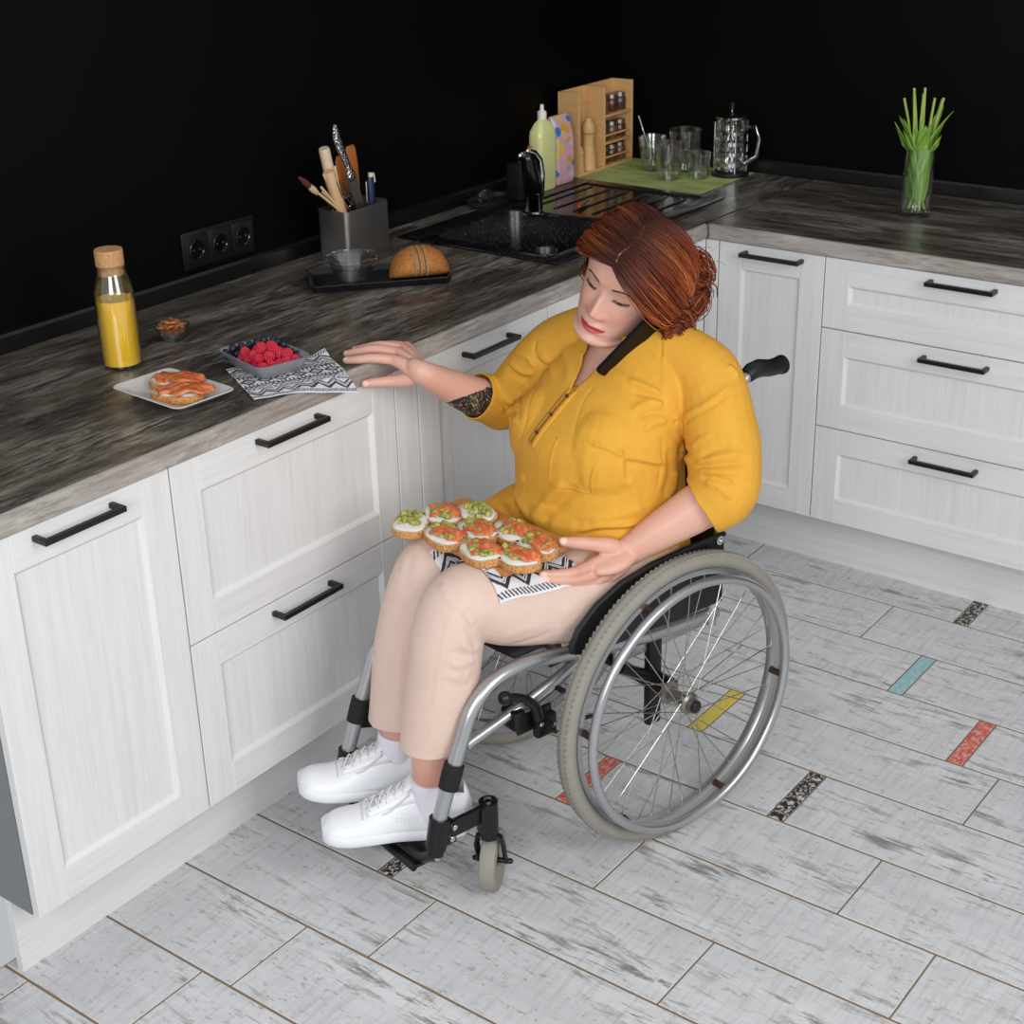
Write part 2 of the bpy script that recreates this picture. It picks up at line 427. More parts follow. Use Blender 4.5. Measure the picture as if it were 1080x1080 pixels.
# wall sockets
def socket(cx, axis, label, n=3, u=0, zc=1.003):
    r = thing('wall_socket', label, 'socket', (-.69, u, zc) if axis == 'y' else (u, 2.466, zc))
    L = .036*n
    M = (Matrix.Rotation(PI/2, 4, 'Z') @ Matrix.Rotation(PI/2, 4, 'X')) if axis == 'y' else Matrix.Rotation(PI/2, 4, 'X')
    # local: x along wall, y up, z out of the wall
    gl = plain('glossy_black_socket', '#0a0a0b', .16, 0, .05)
    MB().box(-L-.004, L+.004, -.043, .043, .0003, .009, .003, M=M).build('cover_plate', MBLKP, r)
    for k in range(n):
        x = (k-(n-1)/2)*.0725
        f = MB().box(x-.034, x+.034, -.035, .035, .0092, .0115, .0015, M=M).build('socket_insert', MBLKP, r)
        MB().lathe([(.0215, .0116), (.0225, .0135), (.0205, .0145), (.0185, .0118), (.0001, .0117)], (x*M.col[0].x, x*M.col[0].y, x*M.col[0].z), 28, M).build('outlet', gl, f)
        for s in (-1, 1):
            MB().lathe([(.0022, .0118), (.0022, .0125), (.0001, .0125)], Vector(M @ Vector((x+s*.0095, 0, 0))), 10, M).build('contact', MSTEEL, f)
socket(0, 'y', 'black triple wall socket on the black wall behind the left worktop', 3, .785)
socket(0, 'x', 'black wall socket at the right edge of the picture on the back wall', 1, .634, 1.06)
# ================================================================== things on the worktops
ZS = ZW+.0005
def rz(a): return Matrix.Rotation(a, 4, 'Z')
def rrect(w, h, r, n=5):
    P = []
    for cx, cy, a0 in ((w/2-r, h/2-r, 0), (-w/2+r, h/2-r, 90), (-w/2+r, -h/2+r, 180), (w/2-r, -h/2+r, 270)):
        for k in range(n+1):
            a = math.radians(a0+90*k/n); P.append((cx+r*math.cos(a), cy+r*math.sin(a)))
    return P
def dish(w, h, r, prof, mb=None, cap=True):
    """open rounded-rect vessel from a list of (inset, z)"""
    mb = mb or MB(); rr = []
    for d, z in prof: rr.append([Vector((x, y, z)) for x, y in rrect(w-2*d, h-2*d, max(r-d*.6, .004))])
    mb.rings(rr, cap)
    if not cap: mb.bm.faces.new([v for v in mb.bm.verts][-len(rr[-1]):])
    return mb

# sink
def sink():
    t = thing('kitchen_sink', 'black granite sink with ribbed draining board sunk into the left worktop', 'sink', ((SX0+SX1)/2, (SY0+SY1)/2, ZW))
    gm = NT('speckled_granite'); v = gm.coord()
    sp = gm.n('TexVoronoi', Vector=v, Scale=240.0); ns = gm.noise(v, 160, 2)
    f = gm.math('MULTIPLY', gm.ramp(sp.outputs['Distance'], [(.2, g(1)), (.42, g(0))]), gm.ramp(ns, [(.5, g(0)), (.62, g(1))]))
    gm = gm.P(Base_Color=gm.mix(f, lin('#0b0b0d'), lin('#63656d')), Roughness=.3)
    z = ZW+.0004; zt = ZW+.007
    bx0, bx1, by0, by1 = -.52, -.14, 1.345, 1.70
    mb = MB()
    def flat(x0, x1, y0, y1, h=zt): mb.box(x0, x1, y0, y1, z, h, .0025, seg=2)
    flat(SX0, bx0, SY0, SY1); flat(bx1, SX1, SY0, SY1); flat(bx0-.001, bx1+.001, SY0, by0); flat(bx0-.001, bx1+.001, by1, 1.735); flat(bx0-.001, bx1+.001, 2.055, SY1)
    inv(mb.build('sink_rim', gm), t)
    b = MB(); W, H = bx1-bx0, by1-by0
    dish(W, H, .05, [(0, zt-.001), (.002, zt-.006), (.012, ZW-.17), (.03, ZW-.185), (.10, ZW-.188)], b, False)
    b.xf(Matrix.Translation(((bx0+bx1)/2, (by0+by1)/2, 0)))
    bo = inv(b.build('basin', gm, fix=False), t); solid(bo, .004, 1)
    gd = plain('glossy_drainer', '#0d0d0f', .17, 0, .1)
    d = MB(); d.box(bx0+.001, bx1-.001, 1.735, 2.055, z, ZW+.003)
    do = inv(d.build('draining_board', gd), t)
    for k in range(6):
        x = bx0+.035+k*.062
        ro = MB().tube([(x, 1.765, ZW+.0035), (x, 2.03, ZW+.0035)], .0055, 8, flat=.55, rnd=True).build('ridge', gm); ro.parent = do
    k = MB().lathe([(.012, 0), (.012, .004), (.016, .008), (.016, .016), (.011, .021), (.001, .022)], (-.118, 1.55, zt), 20)
    inv(k.build('waste_knob', MCHROME), t)
    dr = MB().lathe([(.045, 0), (.045, .002), (.03, .003), (.02, .0015), (.001, .001)], (-.36, 1.52, ZW-.1875), 28)
    inv(dr.build('drain', MCHROME), t)
sink()
# tap
def tap():
    t = thing('kitchen_tap', 'chrome and black mixer tap standing behind the sink', 'tap', (-.428, 1.675, ZW+.0075))
    MB().lathe([(.030, 0), (.030, .004), (.0245, .008), (.0235, .05), (.025, .053), (.025, .056), (.02, .06), (.001, .06)], (0,0,0), 28).build('tap_base', MCHROME, t)
    MB().tube([(0, -.002, .055), (0, -.010, .10), (-.002, -.022, .15)], [.0235, .022, .018], 20, rnd=True).build('tap_body', plain('black_gloss', '#08080a', .18, 0, .1), t)
    MB().tube([(.008, .018, .05), (.01, .022, .10), (.008, .016, .14), (.002, .002, .160), (-.004, -.018, .168)], [.011, .0105, .010, .009, .008], 14, rnd=True).build('spout', MCHROME, t)
    MB().lathe([(.001, 0), (.013, .001), (.0145, .006), (.012, .012), (.001, .014)], (-.004, -.040, .155), 18, Matrix.Rotation(math.radians(-60), 4, 'Y')).build('lever_cap', MCHROME, t)
    MB().tube([(-.004, -.035, .156), (-.002, -.008, .178)], .008, 8, flat=.5).build('lever', plain('copper_brown', '#9a6d48', .35, 0, .1), t)
tap()
# scrubber dish
t = thing('scourer_dish', 'black oval dish behind the sink, by the tap', 'dish', (-.615, 1.725, ZS))
MB().lathe([(.045, 0), (.062, .006), (.066, .018), (.062, .018), (.056, .008), (.001, .006)], (0,0,0), 30, Matrix.Diagonal((.72, 1.25, 1, 1))).build('dish_body', plain('matt_black_dish', '#1b1c1e', .5, 0, .1), t)
def scourer():
    rg = random.Random(4); mb = MB()
    for k in range(40):
        p = [Vector((-.615, 1.705, .935))+Vector((rg.uniform(-.018, .018), rg.uniform(-.024, .024), rg.uniform(-.012, .016)))]
        d = Vector((rg.uniform(-1, 1), rg.uniform(-1, 1), rg.uniform(-1, 1)))
        for q in range(9):
            d = (d+Vector((rg.uniform(-1, 1), rg.uniform(-1, 1), rg.uniform(-1, 1)))*.8).normalized()
            np_ = p[-1]+d*.008
            c = Vector((-.615, 1.705, .937)); o = np_-c
            if o.length > .022: np_ = c+o*(.022/o.length)
            p.append(np_)
        mb.tube(p, .0007, 4)
    tag(mb.build('steel_scourer', plain('dark_steel_wool', '#4d4a46', .35, .8, .2)), 'tangled dark steel wool scourer lying in the black oval dish', 'scourer')
scourer()
t = thing('soap_dispenser', 'dark square soap dispenser just behind the tap', 'dispenser', (-.565, 1.80, ZW+.0075))
MB().box(-.025, .025, -.03, .03, 0, .10, .006).build('dispenser_body', plain('smoky_black', '#1c1e20', .25, 0, .1), t)
MB().lathe([(.01, .1), (.01, .118), (.006, .12), (.001, .12)], (0,0,0), 16).build('dispenser_neck', MBLKP, t)
t = thing('round_pot', 'glossy black round pot standing in the near end of the sink', 'pot', (-.236, 1.462, ZW-.187))
MB().lathe([(.036, 0), (.041, .01), (.046, .165), (.0475, .1665), (.0455, .1685), (.043, .165), (.038, .012), (.001, .01)], (0,0,0), 40).build('pot_body', plain('black_glaze', '#060607', .3, 0, .1), t)
# peeler on the drainer
t = thing('peeler', 'small steel peeler with a red tip lying on the draining board', 'peeler', (-.372, 1.83, ZW+.0095), .3)
MB().tube([(0, -.035, .002), (0, .03, .002)], .006, 8, flat=.4).build('peeler_handle', MSTEEL, t)
MB().tube([(.0, -.05, .003), (0, -.035, .003)], .0065, 8, flat=.6, rnd=True).build('peeler_tip', plain('red_plastic', '#c02025', .3), t)
# dish soap
t = thing('dish_soap_bottle', 'pale yellow-green dish soap bottle beside the wooden rack', 'bottle', (-.578, 1.925, ZW+.0075))
liq = NT('translucent_soap'); liq = liq.P(Base_Color=liq.mix(liq.noise(liq.coord(), 9, 2), lin('#d8d98c'), lin('#e5e6ab')), Roughness=.2)
MB().rings([[Vector((x*s, y*s, z)) for x, y in rrect(.048, .082, .016)] for s, z in ((.9, 0), (1, .006), (1, .15), (.93, .165), (.6, .185), (.3, .195))]).build('bottle_body', liq, t)
MB().lathe([(.013, .195), (.013, .215), (.006, .22), (.005, .235), (.001, .235)], (0,0,0), 18).build('bottle_cap', plain('white_cap', '#e6e4da', .4), t)
# tablets pack
t = thing('tablet_pack', 'clear pack of coloured washing tablets between the green soap and the rack', 'pack', (-.592, 2.022, ZW+.0075))
pk = NT('colour_blobs'); v = pk.coord(); vo = pk.n('TexVoronoi', Vector=v, Scale=42.0)
hs = pk.n('SeparateColor', Color=vo.outputs['Color'])
cc = pk.ramp(hs.outputs[0], [(0, lin('#e2a7b4')), (.25, lin('#dcc24a')), (.5, lin('#c9cdd6')), (.7, lin('#3a7ec0')), (.85, lin('#d9a23d')), (1, lin('#d3dbe0'))], 'CONSTANT')
pk = pk.P(Base_Color=pk.mix(pk.ramp(vo.outputs['Distance'], [(.5, g(0)), (.62, g(1))]), cc, lin('#cfa9b2')), Roughness=.25)
MB().rings([[Vector((x*s, y*q, z)) for x, y in rrect(.06, .088, .012)] for s, q, z in ((.85, .95, 0), (1, 1, .015), (.95, 1, .12), (.6, 1, .17), (.12, 1, .19))]).build('pack_body', pk, t)
# mat
MGRN = NT('green_cloth'); v = MGRN.coord((120, 120, 120)); nz = MGRN.noise(MGRN.coord((9, 26, 9)), 1, 3)
MGRN = MGRN.P(Base_Color=MGRN.mix(MGRN.ramp(nz, [(.42, g(0)), (.55, g(1))]), lin('#aeba74'), lin('#9aa85c')), Roughness=.85)
tag(MB().box(-.64, -.18, 2.112, 2.43, ZS, ZS+.002, .0008, seg=1).build('place_mat', MGRN), 'green woven place mat in the corner under the glasses and coffee press', 'mat')
# wooden rack
WOODL = lambda n, c1, c2, s: (lambda t: t.P(Base_Color=t.mix(t.noise(t.coord(s), 1, 4, .6, .4), lin(c1), lin(c2)), Roughness=.5))(NT(n))
MRACK = WOODL('pale_pine', '#c4935a', '#dcb47d', (18, 18, 90))
ZM = ZS+.0022
def rack():
    t = thing('spice_rack', 'pale wooden spice rack standing in the corner against the left wall', 'rack', (-.62, 2.26, ZM))
    x0, x1, y0, y1, H = -.04, .035, -.143, .145, .24
    MB().box(x0, x1, y0, y1, 0, .008, .001, seg=1).build('rack_base', MRACK, t)
    for y in (y0, -.012, y1-.008): MB().box(x0, x1, y, y+.008, .008, H, .001, seg=1).build('rack_side', MRACK, t)
    MB().box(x0, x0+.005, y0+.008, y1-.008, .008, H).build('rack_back', MRACK, t)
    for z in (.07, .15): MB().box(x0+.005, x1, -.004, y1-.008, z, z+.006, .001, seg=1).build('rack_shelf', MRACK, t)
    for z in (.03, .095): MB().tube([(x1-.006, -.004, z), (x1-.006, y1-.008, z)], .003, 8).build('rack_rail', MRACK, t)
    mill = thing('pepper_mill', 'turned pale wooden pepper mill in the left bay of the spice rack', 'mill', (-.606, 2.195, ZM+.0085))
    MB().lathe([(.024, 0), (.024, .006), (.021, .012), (.0225, .03), (.0185, .06), (.0165, .085), (.019, .10), (.021, .105), (.001, .106)], (0,0,0), 26).build('mill_body', MRACK, mill)
    MB().lathe([(.019, .107), (.0205, .112), (.019, .13), (.011, .142), (.008, .15), (.001, .152)], (0,0,0), 26).build('mill_head', MRACK, mill)
    rg = random.Random(1)
    for lv, z in ((0, .0085), (1, .0765), (2, .1565)):
        for k in range(3):
            names = ('first', 'second', 'third')
            j = thing('spice_jar', f'small dark spice jar, {names[k]} from the mill on the {("bottom","middle","top")[lv]} shelf of the rack', 'jar', (-.615, 2.285+k*.045, ZM+z), 0, 'spice jars in the wooden rack')
            jm = plain('spice', ('#5a2c1c', '#4a3a2a', '#6b4a33')[(k+lv) % 3], .2, 0, .3, 150)
            MB().lathe([(.017, 0), (.019, .003), (.019, .034), (.016, .038), (.001, .038)], (0,0,0), 20).build('jar_glass', jm, j)
            MB().lathe([(.017, .0385), (.017, .05), (.001, .05)], (0,0,0), 20).build('jar_lid', MSTEEL, j)
    m2 = thing('wooden_shaker', 'short turned wooden shaker left of the pepper mill in the rack', 'shaker', (-.606, 2.142, ZM+.0085))
    MB().lathe([(.018, 0), (.0195, .004), (.0165, .03), (.0165, .05), (.0185, .055), (.012, .075), (.001, .078)], (0,0,0), 22).build('shaker_body', MRACK, m2)
rack()
# glassware
def tumbler(x, y, r0, r1, h, label, name='drinking_glass'):
    t = thing(name, label, 'glass', (x, y, ZM), 0, 'empty glasses on the green mat')
    w = .0022
    MB().lathe([(.001, 0), (r0*.9, 0), (r0, .003), (r1, h-.001), (r1-w/2, h), (r1-w, h-.001), (r0-w, .009), (.001, .008)], (0,0,0), 32).build('glass_body', MGLASS, t)
    return t
tumbler(-.284, 2.285, .030, .036, .075, 'low clear tumbler at the front right of the green mat, beside the coffee press')
tumbler(-.352, 2.235, .034, .041, .105, 'wide clear glass at the front of the green mat')
tumbler(-.455, 2.31, .029, .043, .10, 'flared clear glass with a steel spoon in it, near the rack')
tumbler(-.372, 2.36, .043, .05, .12, 'large clear glass jar behind the other glasses, by the back wall')
t = thing('spoon', 'steel spoon leaning in the flared glass', 'spoon', (-.455, 2.31, ZM))
MB().tube([(.018, -.004, .010), (-.012, .002, .06), (-.038, .006, .118), (-.052, .008, .15)], [.004, .003, .0035, .006], 10, flat=.5, rnd=True).build('spoon_handle', MCHROME, t)
def press():
    t = thing('coffee_press', 'glass coffee press with chrome frame and black foot at the edge of the mat', 'coffee press', (-.228, 2.372, ZM))
    R = .046
    MB().lathe([(.054, 0), (.055, .004), (.05, .012), (.044, .014), (.001, .014)], (0,0,0), 32).build('foot', MBLKP, t)
    MB().lathe([(.001, .016), (R-.004, .016), (R, .02), (R, .16), (R+.002, .163), (R-.0025, .163), (R-.0025, .022), (.001, .019)], (0,0,0), 36).build('beaker', MGLASS, t)
    f = MB()
    for k in range(4):
        a = PI/4+k*PI/2; c, s = math.cos(a), math.sin(a)
        f.tube([((R+.002)*c, (R+.002)*s, .01), ((R+.002)*c, (R+.002)*s, .155)], .0032, 8)
    for z in (.03, .06, .09, .12): f.lathe([(R+.001, z), (R+.003, z), (R+.003, z+.010), (R+.001, z+.010)], (0,0,0), 36, cap=False)
    f.build('frame', MCHROME, t)
    MB().tube([(R, .0, .14), (R+.03, .004, .145), (R+.042, .006, .11), (R+.036, .005, .06), (R, 0, .035)], .006, 10).build('handle', MCHROME, t)
    MB().lathe([(.003, .02), (.003, .19), (.001, .19)], (0,0,0), 10).build('plunger', MCHROME, t)
    MB().lathe([(R+.003, .164), (R+.003, .17), (.02, .182), (.001, .183)], (0,0,0), 32).build('lid', MCHROME, t)
    MB().lathe([(.001, .188), (.009, .19), (.011, .2), (.006, .208), (.001, .209)], (0,0,0), 16).build('knob', MBLKP, t)
press()
# vase of stems
def vase():
    t = thing('glass_vase', 'tall clear glass cylinder vase on the back worktop', 'vase', (.418, 2.20, ZS))
    R, H = .0385, .178
    MB().lathe([(.001, 0), (R-.002, 0), (R, .003), (R, H-.001), (R-.001, H), (R-.0025, H-.001), (R-.0025, .013), (.001, .012)], (0,0,0), 40).build('vase_glass', MGLASS, t)
    leaf = NT('tulip_leaf'); leaf = leaf.P(Base_Color=leaf.mix(leaf.noise(leaf.coord((60, 60, 8)), 1, 3), lin('#5f9130'), lin('#9cc455')), Roughness=.4)
    leaf.node_tree.nodes['Principled BSDF'].inputs['Subsurface Weight'].default_value = .15
    leaf.node_tree.nodes['Principled BSDF'].inputs['Subsurface Scale'].default_value = .004
    stem = plain('tulip_stem', '#9db855', .45, 0, .15)
    rg = random.Random(12)
    for k in range(8):
        a = k*2.4; r0 = .022; c, s = math.cos(a), math.sin(a)
        p = thing('tulip', 'green tulip stem with broad leaves standing in the glass vase', 'flower', (.418, 2.20, ZS), 0, 'tulip stems in the vase')
        b = Vector((-c*r0, -s*r0, .018)); m = Vector((c*.022, s*.022, .17)); e = Vector((c*.05+rg.uniform(-.01, .01), s*.045, .27+rg.uniform(0, .05)))
        MB().tube([b, b.lerp(m, .5)+Vector((s*.004, c*.004, 0)), m, m.lerp(e, .5)+Vector((0, 0, .008)), e], .0033, 8).build('stem', stem, p)
        for q in range(3):
            z0 = .03+.05*rg.random() if q else .07+.03*rg.random(); ph = a+rg.uniform(-.9, .9)+q*2.6
            L = rg.uniform(.15, .21); lean = rg.uniform(.04, .17)
            base = b.lerp(m, (z0-.018)/.152)
            def fn(u, v, base=base, L=L, ph=ph, lean=lean):
                w = .023*math.sin(PI*min(1, u*.92+.08))**.7*(1-u*.25); x = (v-.5)*2*w
                out = (.018+lean*L*1.9*u)*u
                z = L*u*(1-.1*lean*u)
                curl = (abs(v-.5)*2)**2*w*.35
                P = base+Vector((math.cos(ph)*(out-curl)-math.sin(ph)*x, math.sin(ph)*(out-curl)+math.cos(ph)*x, z))
                if P.z < .175:
                    d = math.hypot(P.x, P.y)
                    if d > R-.005: P.x *= (R-.005)/d; P.y *= (R-.005)/d
                return P
            o = MB().grid(fn, 14, 6).build('leaf', leaf, p, ang=80); solid(o, .0008, 0)
vase()

# juice bottle
def bottle():
    t = thing('juice_bottle', 'clear glass bottle of orange juice with a cork stopper', 'bottle', (-.405, .25, ZS))
    MB().lathe([(.001, 0), (.036, 0), (.0395, .004), (.0395, .148), (.0385, .156), (.031, .183), (.0285, .192), (.0285, .203), (.0295, .205), (.0275, .205), (.0265, .2), (.0265, .192), (.029, .182), (.0363, .155), (.0372, .147), (.0372, .007), (.001, .005)], (0,0,0), 48).build('glass_body', MGLASS, t)
    oj = NT('orange_juice'); oj = oj.P(Base_Color=oj.mix(oj.noise(oj.coord(), 30, 3), lin('#fcc21a'), lin('#ffd034')), Roughness=.35)
    MB().lathe([(.001, .0055), (.0366, .0072), (.0369, .010), (.0369, .138), (.001, .138)], (0,0,0), 48).build('juice', oj, t)
    ck = NT('cork'); v = ck.coord(); ck2 = ck.P(Base_Color=ck.mix(ck.ramp(ck.noise(v, 260, 4, .7), [(.4, g(0)), (.65, g(1))]), lin('#c99b6c'), lin('#a97848')), Roughness=.85)
    MB().lathe([(.001, .185), (.0255, .186), (.0262, .204), (.0275, .2055), (.0275, .234), (.0265, .236), (.001, .236)], (0,0,0), 36).build('cork_stopper', ck2, t)
bottle()
# almonds
def almonds():
    t = thing('glass_bowl', 'tiny clear glass bowl holding almonds beside the juice bottle', 'bowl', (-.441, .414, ZS))
    MB().lathe([(.001, 0), (.016, 0), (.019, .004), (.033, .024), (.0375, .034), (.036, .0345), (.031, .024), (.018, .008), (.001, .007)], (0,0,0), 36).build('bowl_glass', MGLASS, t)
    am = NT('almond_skin'); am = am.P(Base_Color=am.mix(am.noise(am.coord((160, 160, 40)), 1, 4), lin('#8a4a26'), lin('#b9733f')), Roughness=.5)
    mb = MB(); rr = []
    for i in range(11):
        u = (i+.03)/10.06; w = .0058*math.sin(PI*u)**.75*(1.15-.4*u); rr.append([Vector((w*math.cos(2*PI*k/12), w*.62*math.sin(2*PI*k/12), (u-.5)*.021)) for k in range(12)])
    mb.rings(rr); first = mb.build('almond', am)
    rg = random.Random(5); n = 0
    lay = [(.010, 5, .012), (.021, 8, .016), (.023, 4, .006), (.0305, 8, .02), (.033, 5, .009), (.041, 3, .008)]
    for r, cnt, zz in lay: pass
    for (z, cnt, r) in ((.0145, 4, .011), (.023, 8, .019), (.0245, 3, .006), (.031, 8, .0225), (.033, 5, .011), (.041, 5, .010), (.046, 1, 0)):
        for k in range(cnt):
            a = 2*PI*k/cnt+z*90
            o = first if n == 0 else first.copy()
            if n: COL.objects.link(o)
            n += 1
            o.location = (-.441+r*math.cos(a), .414+r*math.sin(a), ZS+z)
            o.rotation_euler = (PI/2+rg.uniform(-.35, .35), rg.uniform(-.4, .4), a+PI/2+rg.uniform(-.7, .7)+ (PI/2 if r < .012 else 0))
            tag(o, 'brown almond in the tiny glass bowl beside the juice bottle', 'almond', 'almonds in the glass bowl')
almonds()

# chequered ethnic pattern for the two napkins, computed per vertex of a fine cloth
def tri(x): return abs((x % 1)*2-1)
def pattern(u, v, W, H):
    """u,v in metres; 1 = white, 0 = black"""
    e = min(v, H-v)
    if e < .004: return 1
    if e < .013: return 0 if ((u*1.0+(v if v < H/2 else H-v)*.6)/.0060) % 1 < .52 else 1
    if e < .0145: return 1
    y = ((v if v < H/2 else H-v)-.0145) % .066; p = .034
    z = tri(u/p)*.018
    if y < .030:
        q = y-z*.9
        if -.001 < q < .0060: return 0
        if .0085 < q < .0098: return 0
        if .0122 < q < .0168: return 0
        return 1
    if y < .033: return 0 if y > .0312 else 1
    if y < .054:
        yy = (y-.033); rowh = .007; r = int(yy/rowh); ph = (yy-r*rowh)/rowh
        xx = ((u+(.5*.0105 if r % 2 else 0))/.0105) % 1
        if ((u/.0525) % 1) < .55: return 0 if abs(xx-.5)*2 < ph else 1
        return 0 if ((u+yy*.6)/.0045) % 1 < .5 and .1 < ph < .93 else 1
    if y < .0565: return 0
    return 1 if ((u/.008) % 1) < .55 else 0
MNAP = NT('printed_cotton')
_a = MNAP.n('Attribute', {'attribute_name': 'print'}).outputs['Color']
MNAP = MNAP.P(Base_Color=MNAP.mix(MNAP.noise(MNAP.coord((900, 900, 900)), 1, 2), _a, MNAP.mix(.12, _a, lin('#9a9aa0'))), Roughness=.85)
def cloth(name, fn, W, H, step=.0016, k_=1.0, swap=False):
    nu, nv = int(W/step), int(H/step)
    mb = MB(); mb.grid(lambda a, b: fn(a, b), nu, nv)
    o = mb.build(name, MNAP, ang=60)
    at = o.data.color_attributes.new('print', 'FLOAT_COLOR', 'POINT')
    wv, bv = lin('#dcdbe0'), lin('#17171a')
    buf = np.empty((len(o.data.vertices), 4), np.float32); k = 0
    for i in range(nu+1):
        for j in range(nv+1):
            a, b = i/nu*W/k_, j/nv*H/k_
            buf[k] = wv if (pattern(b, a, H/k_, W/k_) if swap else pattern(a, b, W/k_, H/k_)) else bv; k += 1
    at.data.foreach_set('color', buf.ravel())
    return o
def nap1():
    c = Vector((-.071, .383, 0)); U = Vector((.098, .183, 0)).normalized(); V = Vector((U.y, -U.x, 0)); V = -V
    W, H = .205, .193
    def fn(a, b):
        P = c+U*((a-.5)*W)+V*((b-.5)*H); z = ZS+.0012+.0018*(noise.noise(P*38)+.6)
        if P.x > .0: z -= min(.03, max(0, P.x)*.35)
        # soft lift at the back corner
        P.z = z+.010*max(0, (a-.86)/.14)*max(0, (b-.80)/.2)
        return P
    o = cloth('printed_napkin', fn, W, H); solid(o, .0012, 1)
    tag(o, 'black and white zigzag napkin under the berry dish on the left worktop', 'napkin')
nap1()
def berries():
    t = thing('berry_dish', 'grey rectangular ceramic dish full of berries on the zigzag napkin', 'dish', (-.146, .389, ZS+.0045), math.radians(-14))
    dish(.168, .125, .022, [(.022, 0), (.016, .003), (.003, .027), (.001, .030), (.0035, .030), (.018, .0065), (.05, .0055)]).build('dish_body', MCERB, t)
    R = Matrix.Rotation(math.radians(-14), 4, 'Z'); T = Vector((-.146, .389, ZS+.0045))
    rs = NT('raspberry_red'); rs = rs.P(Base_Color=rs.mix(rs.noise(rs.coord(), 90, 2), lin('#a80f26'), lin('#d2314a')), Roughness=.35)
    rs.node_tree.nodes['Principled BSDF'].inputs['Subsurface Weight'].default_value = .2
    rs.node_tree.nodes['Principled BSDF'].inputs['Subsurface Scale'].default_value = .003
    bl = NT('blueberry_skin'); bl = bl.P(Base_Color=bl.mix(bl.ramp(bl.noise(bl.coord(), 90, 3), [(.4, g(0)), (.65, g(1))]), lin('#131722'), lin('#2d3546')), Roughness=.5)
    mb = MB(); mb.ell((0, 0, 0), (.0088, .0088, .0096), seg=12, rg=8)
    for i in range(7):
        th = .25+i*.40; n = max(3, int(11*math.sin(th)+.5)); 
        for k in range(n):
            a = 2*PI*(k+.5*(i % 2))/n; r = .0086*(1-.12*max(0, math.cos(th)))
            mb.ell((r*math.sin(th)*math.cos(a), r*math.sin(th)*math.sin(a), .0098*math.cos(th)), (.0027,)*3, seg=7, rg=5)
    rb = mb.build('raspberry', rs, ang=70)
    mb = MB(); mb.lathe([(.0001, -.0068), (.004, -.0062), (.0072, -.0025), (.0078, .0005), (.0068, .0042), (.0038, .0064), (.0026, .0072), (.0022, .0062), (.0001, .0056)], (0,0,0), 18)
    bb_ = mb.build('blueberry', bl)
    rg = random.Random(9)
    # local x along the long side, y across (towards the front edge is -y)
    spots = []
    for a in range(4):
        for b in range(5): spots.append((-.020+a*.0245+rg.uniform(-.003, .003), -.035+b*.0178+rg.uniform(-.002, .002), .019))
    for (x, y) in ((-.010, -.034), (.013, -.030), (.036, -.034), (-.004, -.012), (.022, -.010), (.045, -.014), (.012, .012), (.036, .010), (.050, .022), (-.012, .008)): spots.append((x+rg.uniform(-.002, .002), y, .0345+rg.uniform(-.001, .002)))
    for (x, y) in ((.020, -.018), (.028, .002)): spots.append((x, y, .0475))
    first = True
    for (x, y, z) in spots:
        o = rb if first else rb.copy()
        if not first: COL.objects.link(o)
        first = False
        o.location = T+R @ Vector((x, y, z)); o.rotation_euler = (rg.uniform(-1, 1), rg.uniform(-1, 1), rg.uniform(0, 6)); s = rg.uniform(.95, 1.15); o.scale = (s, s, s)
        tag(o, 'red raspberry heaped in the front of the grey berry dish', 'raspberry', 'raspberries in the grey dish')
    sp = []
    for a in range(2):
        for b in range(6): sp.append((-.071+a*.0172+rg.uniform(-.002, .002), -.047+b*.0185+rg.uniform(-.002, .002), .019+.0035*(a == 0)))
    for b in range(5): sp.append((-.058+rg.uniform(-.002, .002), -.036+b*.018, .0325))
    for a in range(5): sp.append((-.036+a*.0175, .0545-.002*(a % 2), .0225))
    for a in range(3): sp.append((-.040+a*.018, .046, .0345))
    for b in range(4): sp.append((-.0385, -.032+b*.0185, .0245))
    first = True
    for (x, y, z) in sp:
        o = bb_ if first else bb_.copy()
        if not first: COL.objects.link(o)
        first = False
        o.location = T+R @ Vector((x, y, z)); o.rotation_euler = (rg.uniform(-1.4, 1.4), rg.uniform(-1.4, 1.4), rg.uniform(0, 6)); s = rg.uniform(.9, 1.15); o.scale = (s, s, s)
        tag(o, 'dark blueberry piled along the back of the grey berry dish', 'blueberry', 'blueberries in the grey dish')
berries()

# open sandwiches
MCR = NT('seeded_crust'); v = MCR.coord(); MCR = MCR.P(Base_Color=MCR.mix(MCR.ramp(MCR.noise(v, 260, 4, .7), [(.5, g(0)), (.62, g(1))]), MCR.mix(MCR.noise(v, 60, 3), lin('#b8793c'), lin('#cf9a5c')), lin('#7a4320')), Roughness=.75)
MCRM = NT('bread_crumb'); v = MCRM.coord(); MCRM = MCRM.P(Base_Color=MCRM.mix(MCRM.ramp(MCRM.noise(v, 320, 3), [(.45, g(0)), (.7, g(1))]), lin('#d6bc94'), lin('#a98a62')), Roughness=.9)
MCREAM = plain('cream_cheese', '#e4e2da', .5, 0, .04, 80, .4, 160, sss=.1)
MSAL = NT('smoked_salmon'); v = MSAL.coord((60, 190, 60)); MSAL = MSAL.P(Base_Color=MSAL.mix(MSAL.ramp(MSAL.noise(v, 1, 3), [(.4, g(0)), (.62, g(1))]), lin('#c4582c'), lin('#d88757')), Roughness=.3)
MAVO = NT('avocado_cubes'); v = MAVO.coord(); MAVO = MAVO.P(Base_Color=MAVO.mix(MAVO.ramp(MAVO.noise(v, 95, 3, .6), [(.38, g(0)), (.62, g(1))]), lin('#72833a'), lin('#b5aa52')), Roughness=.4)
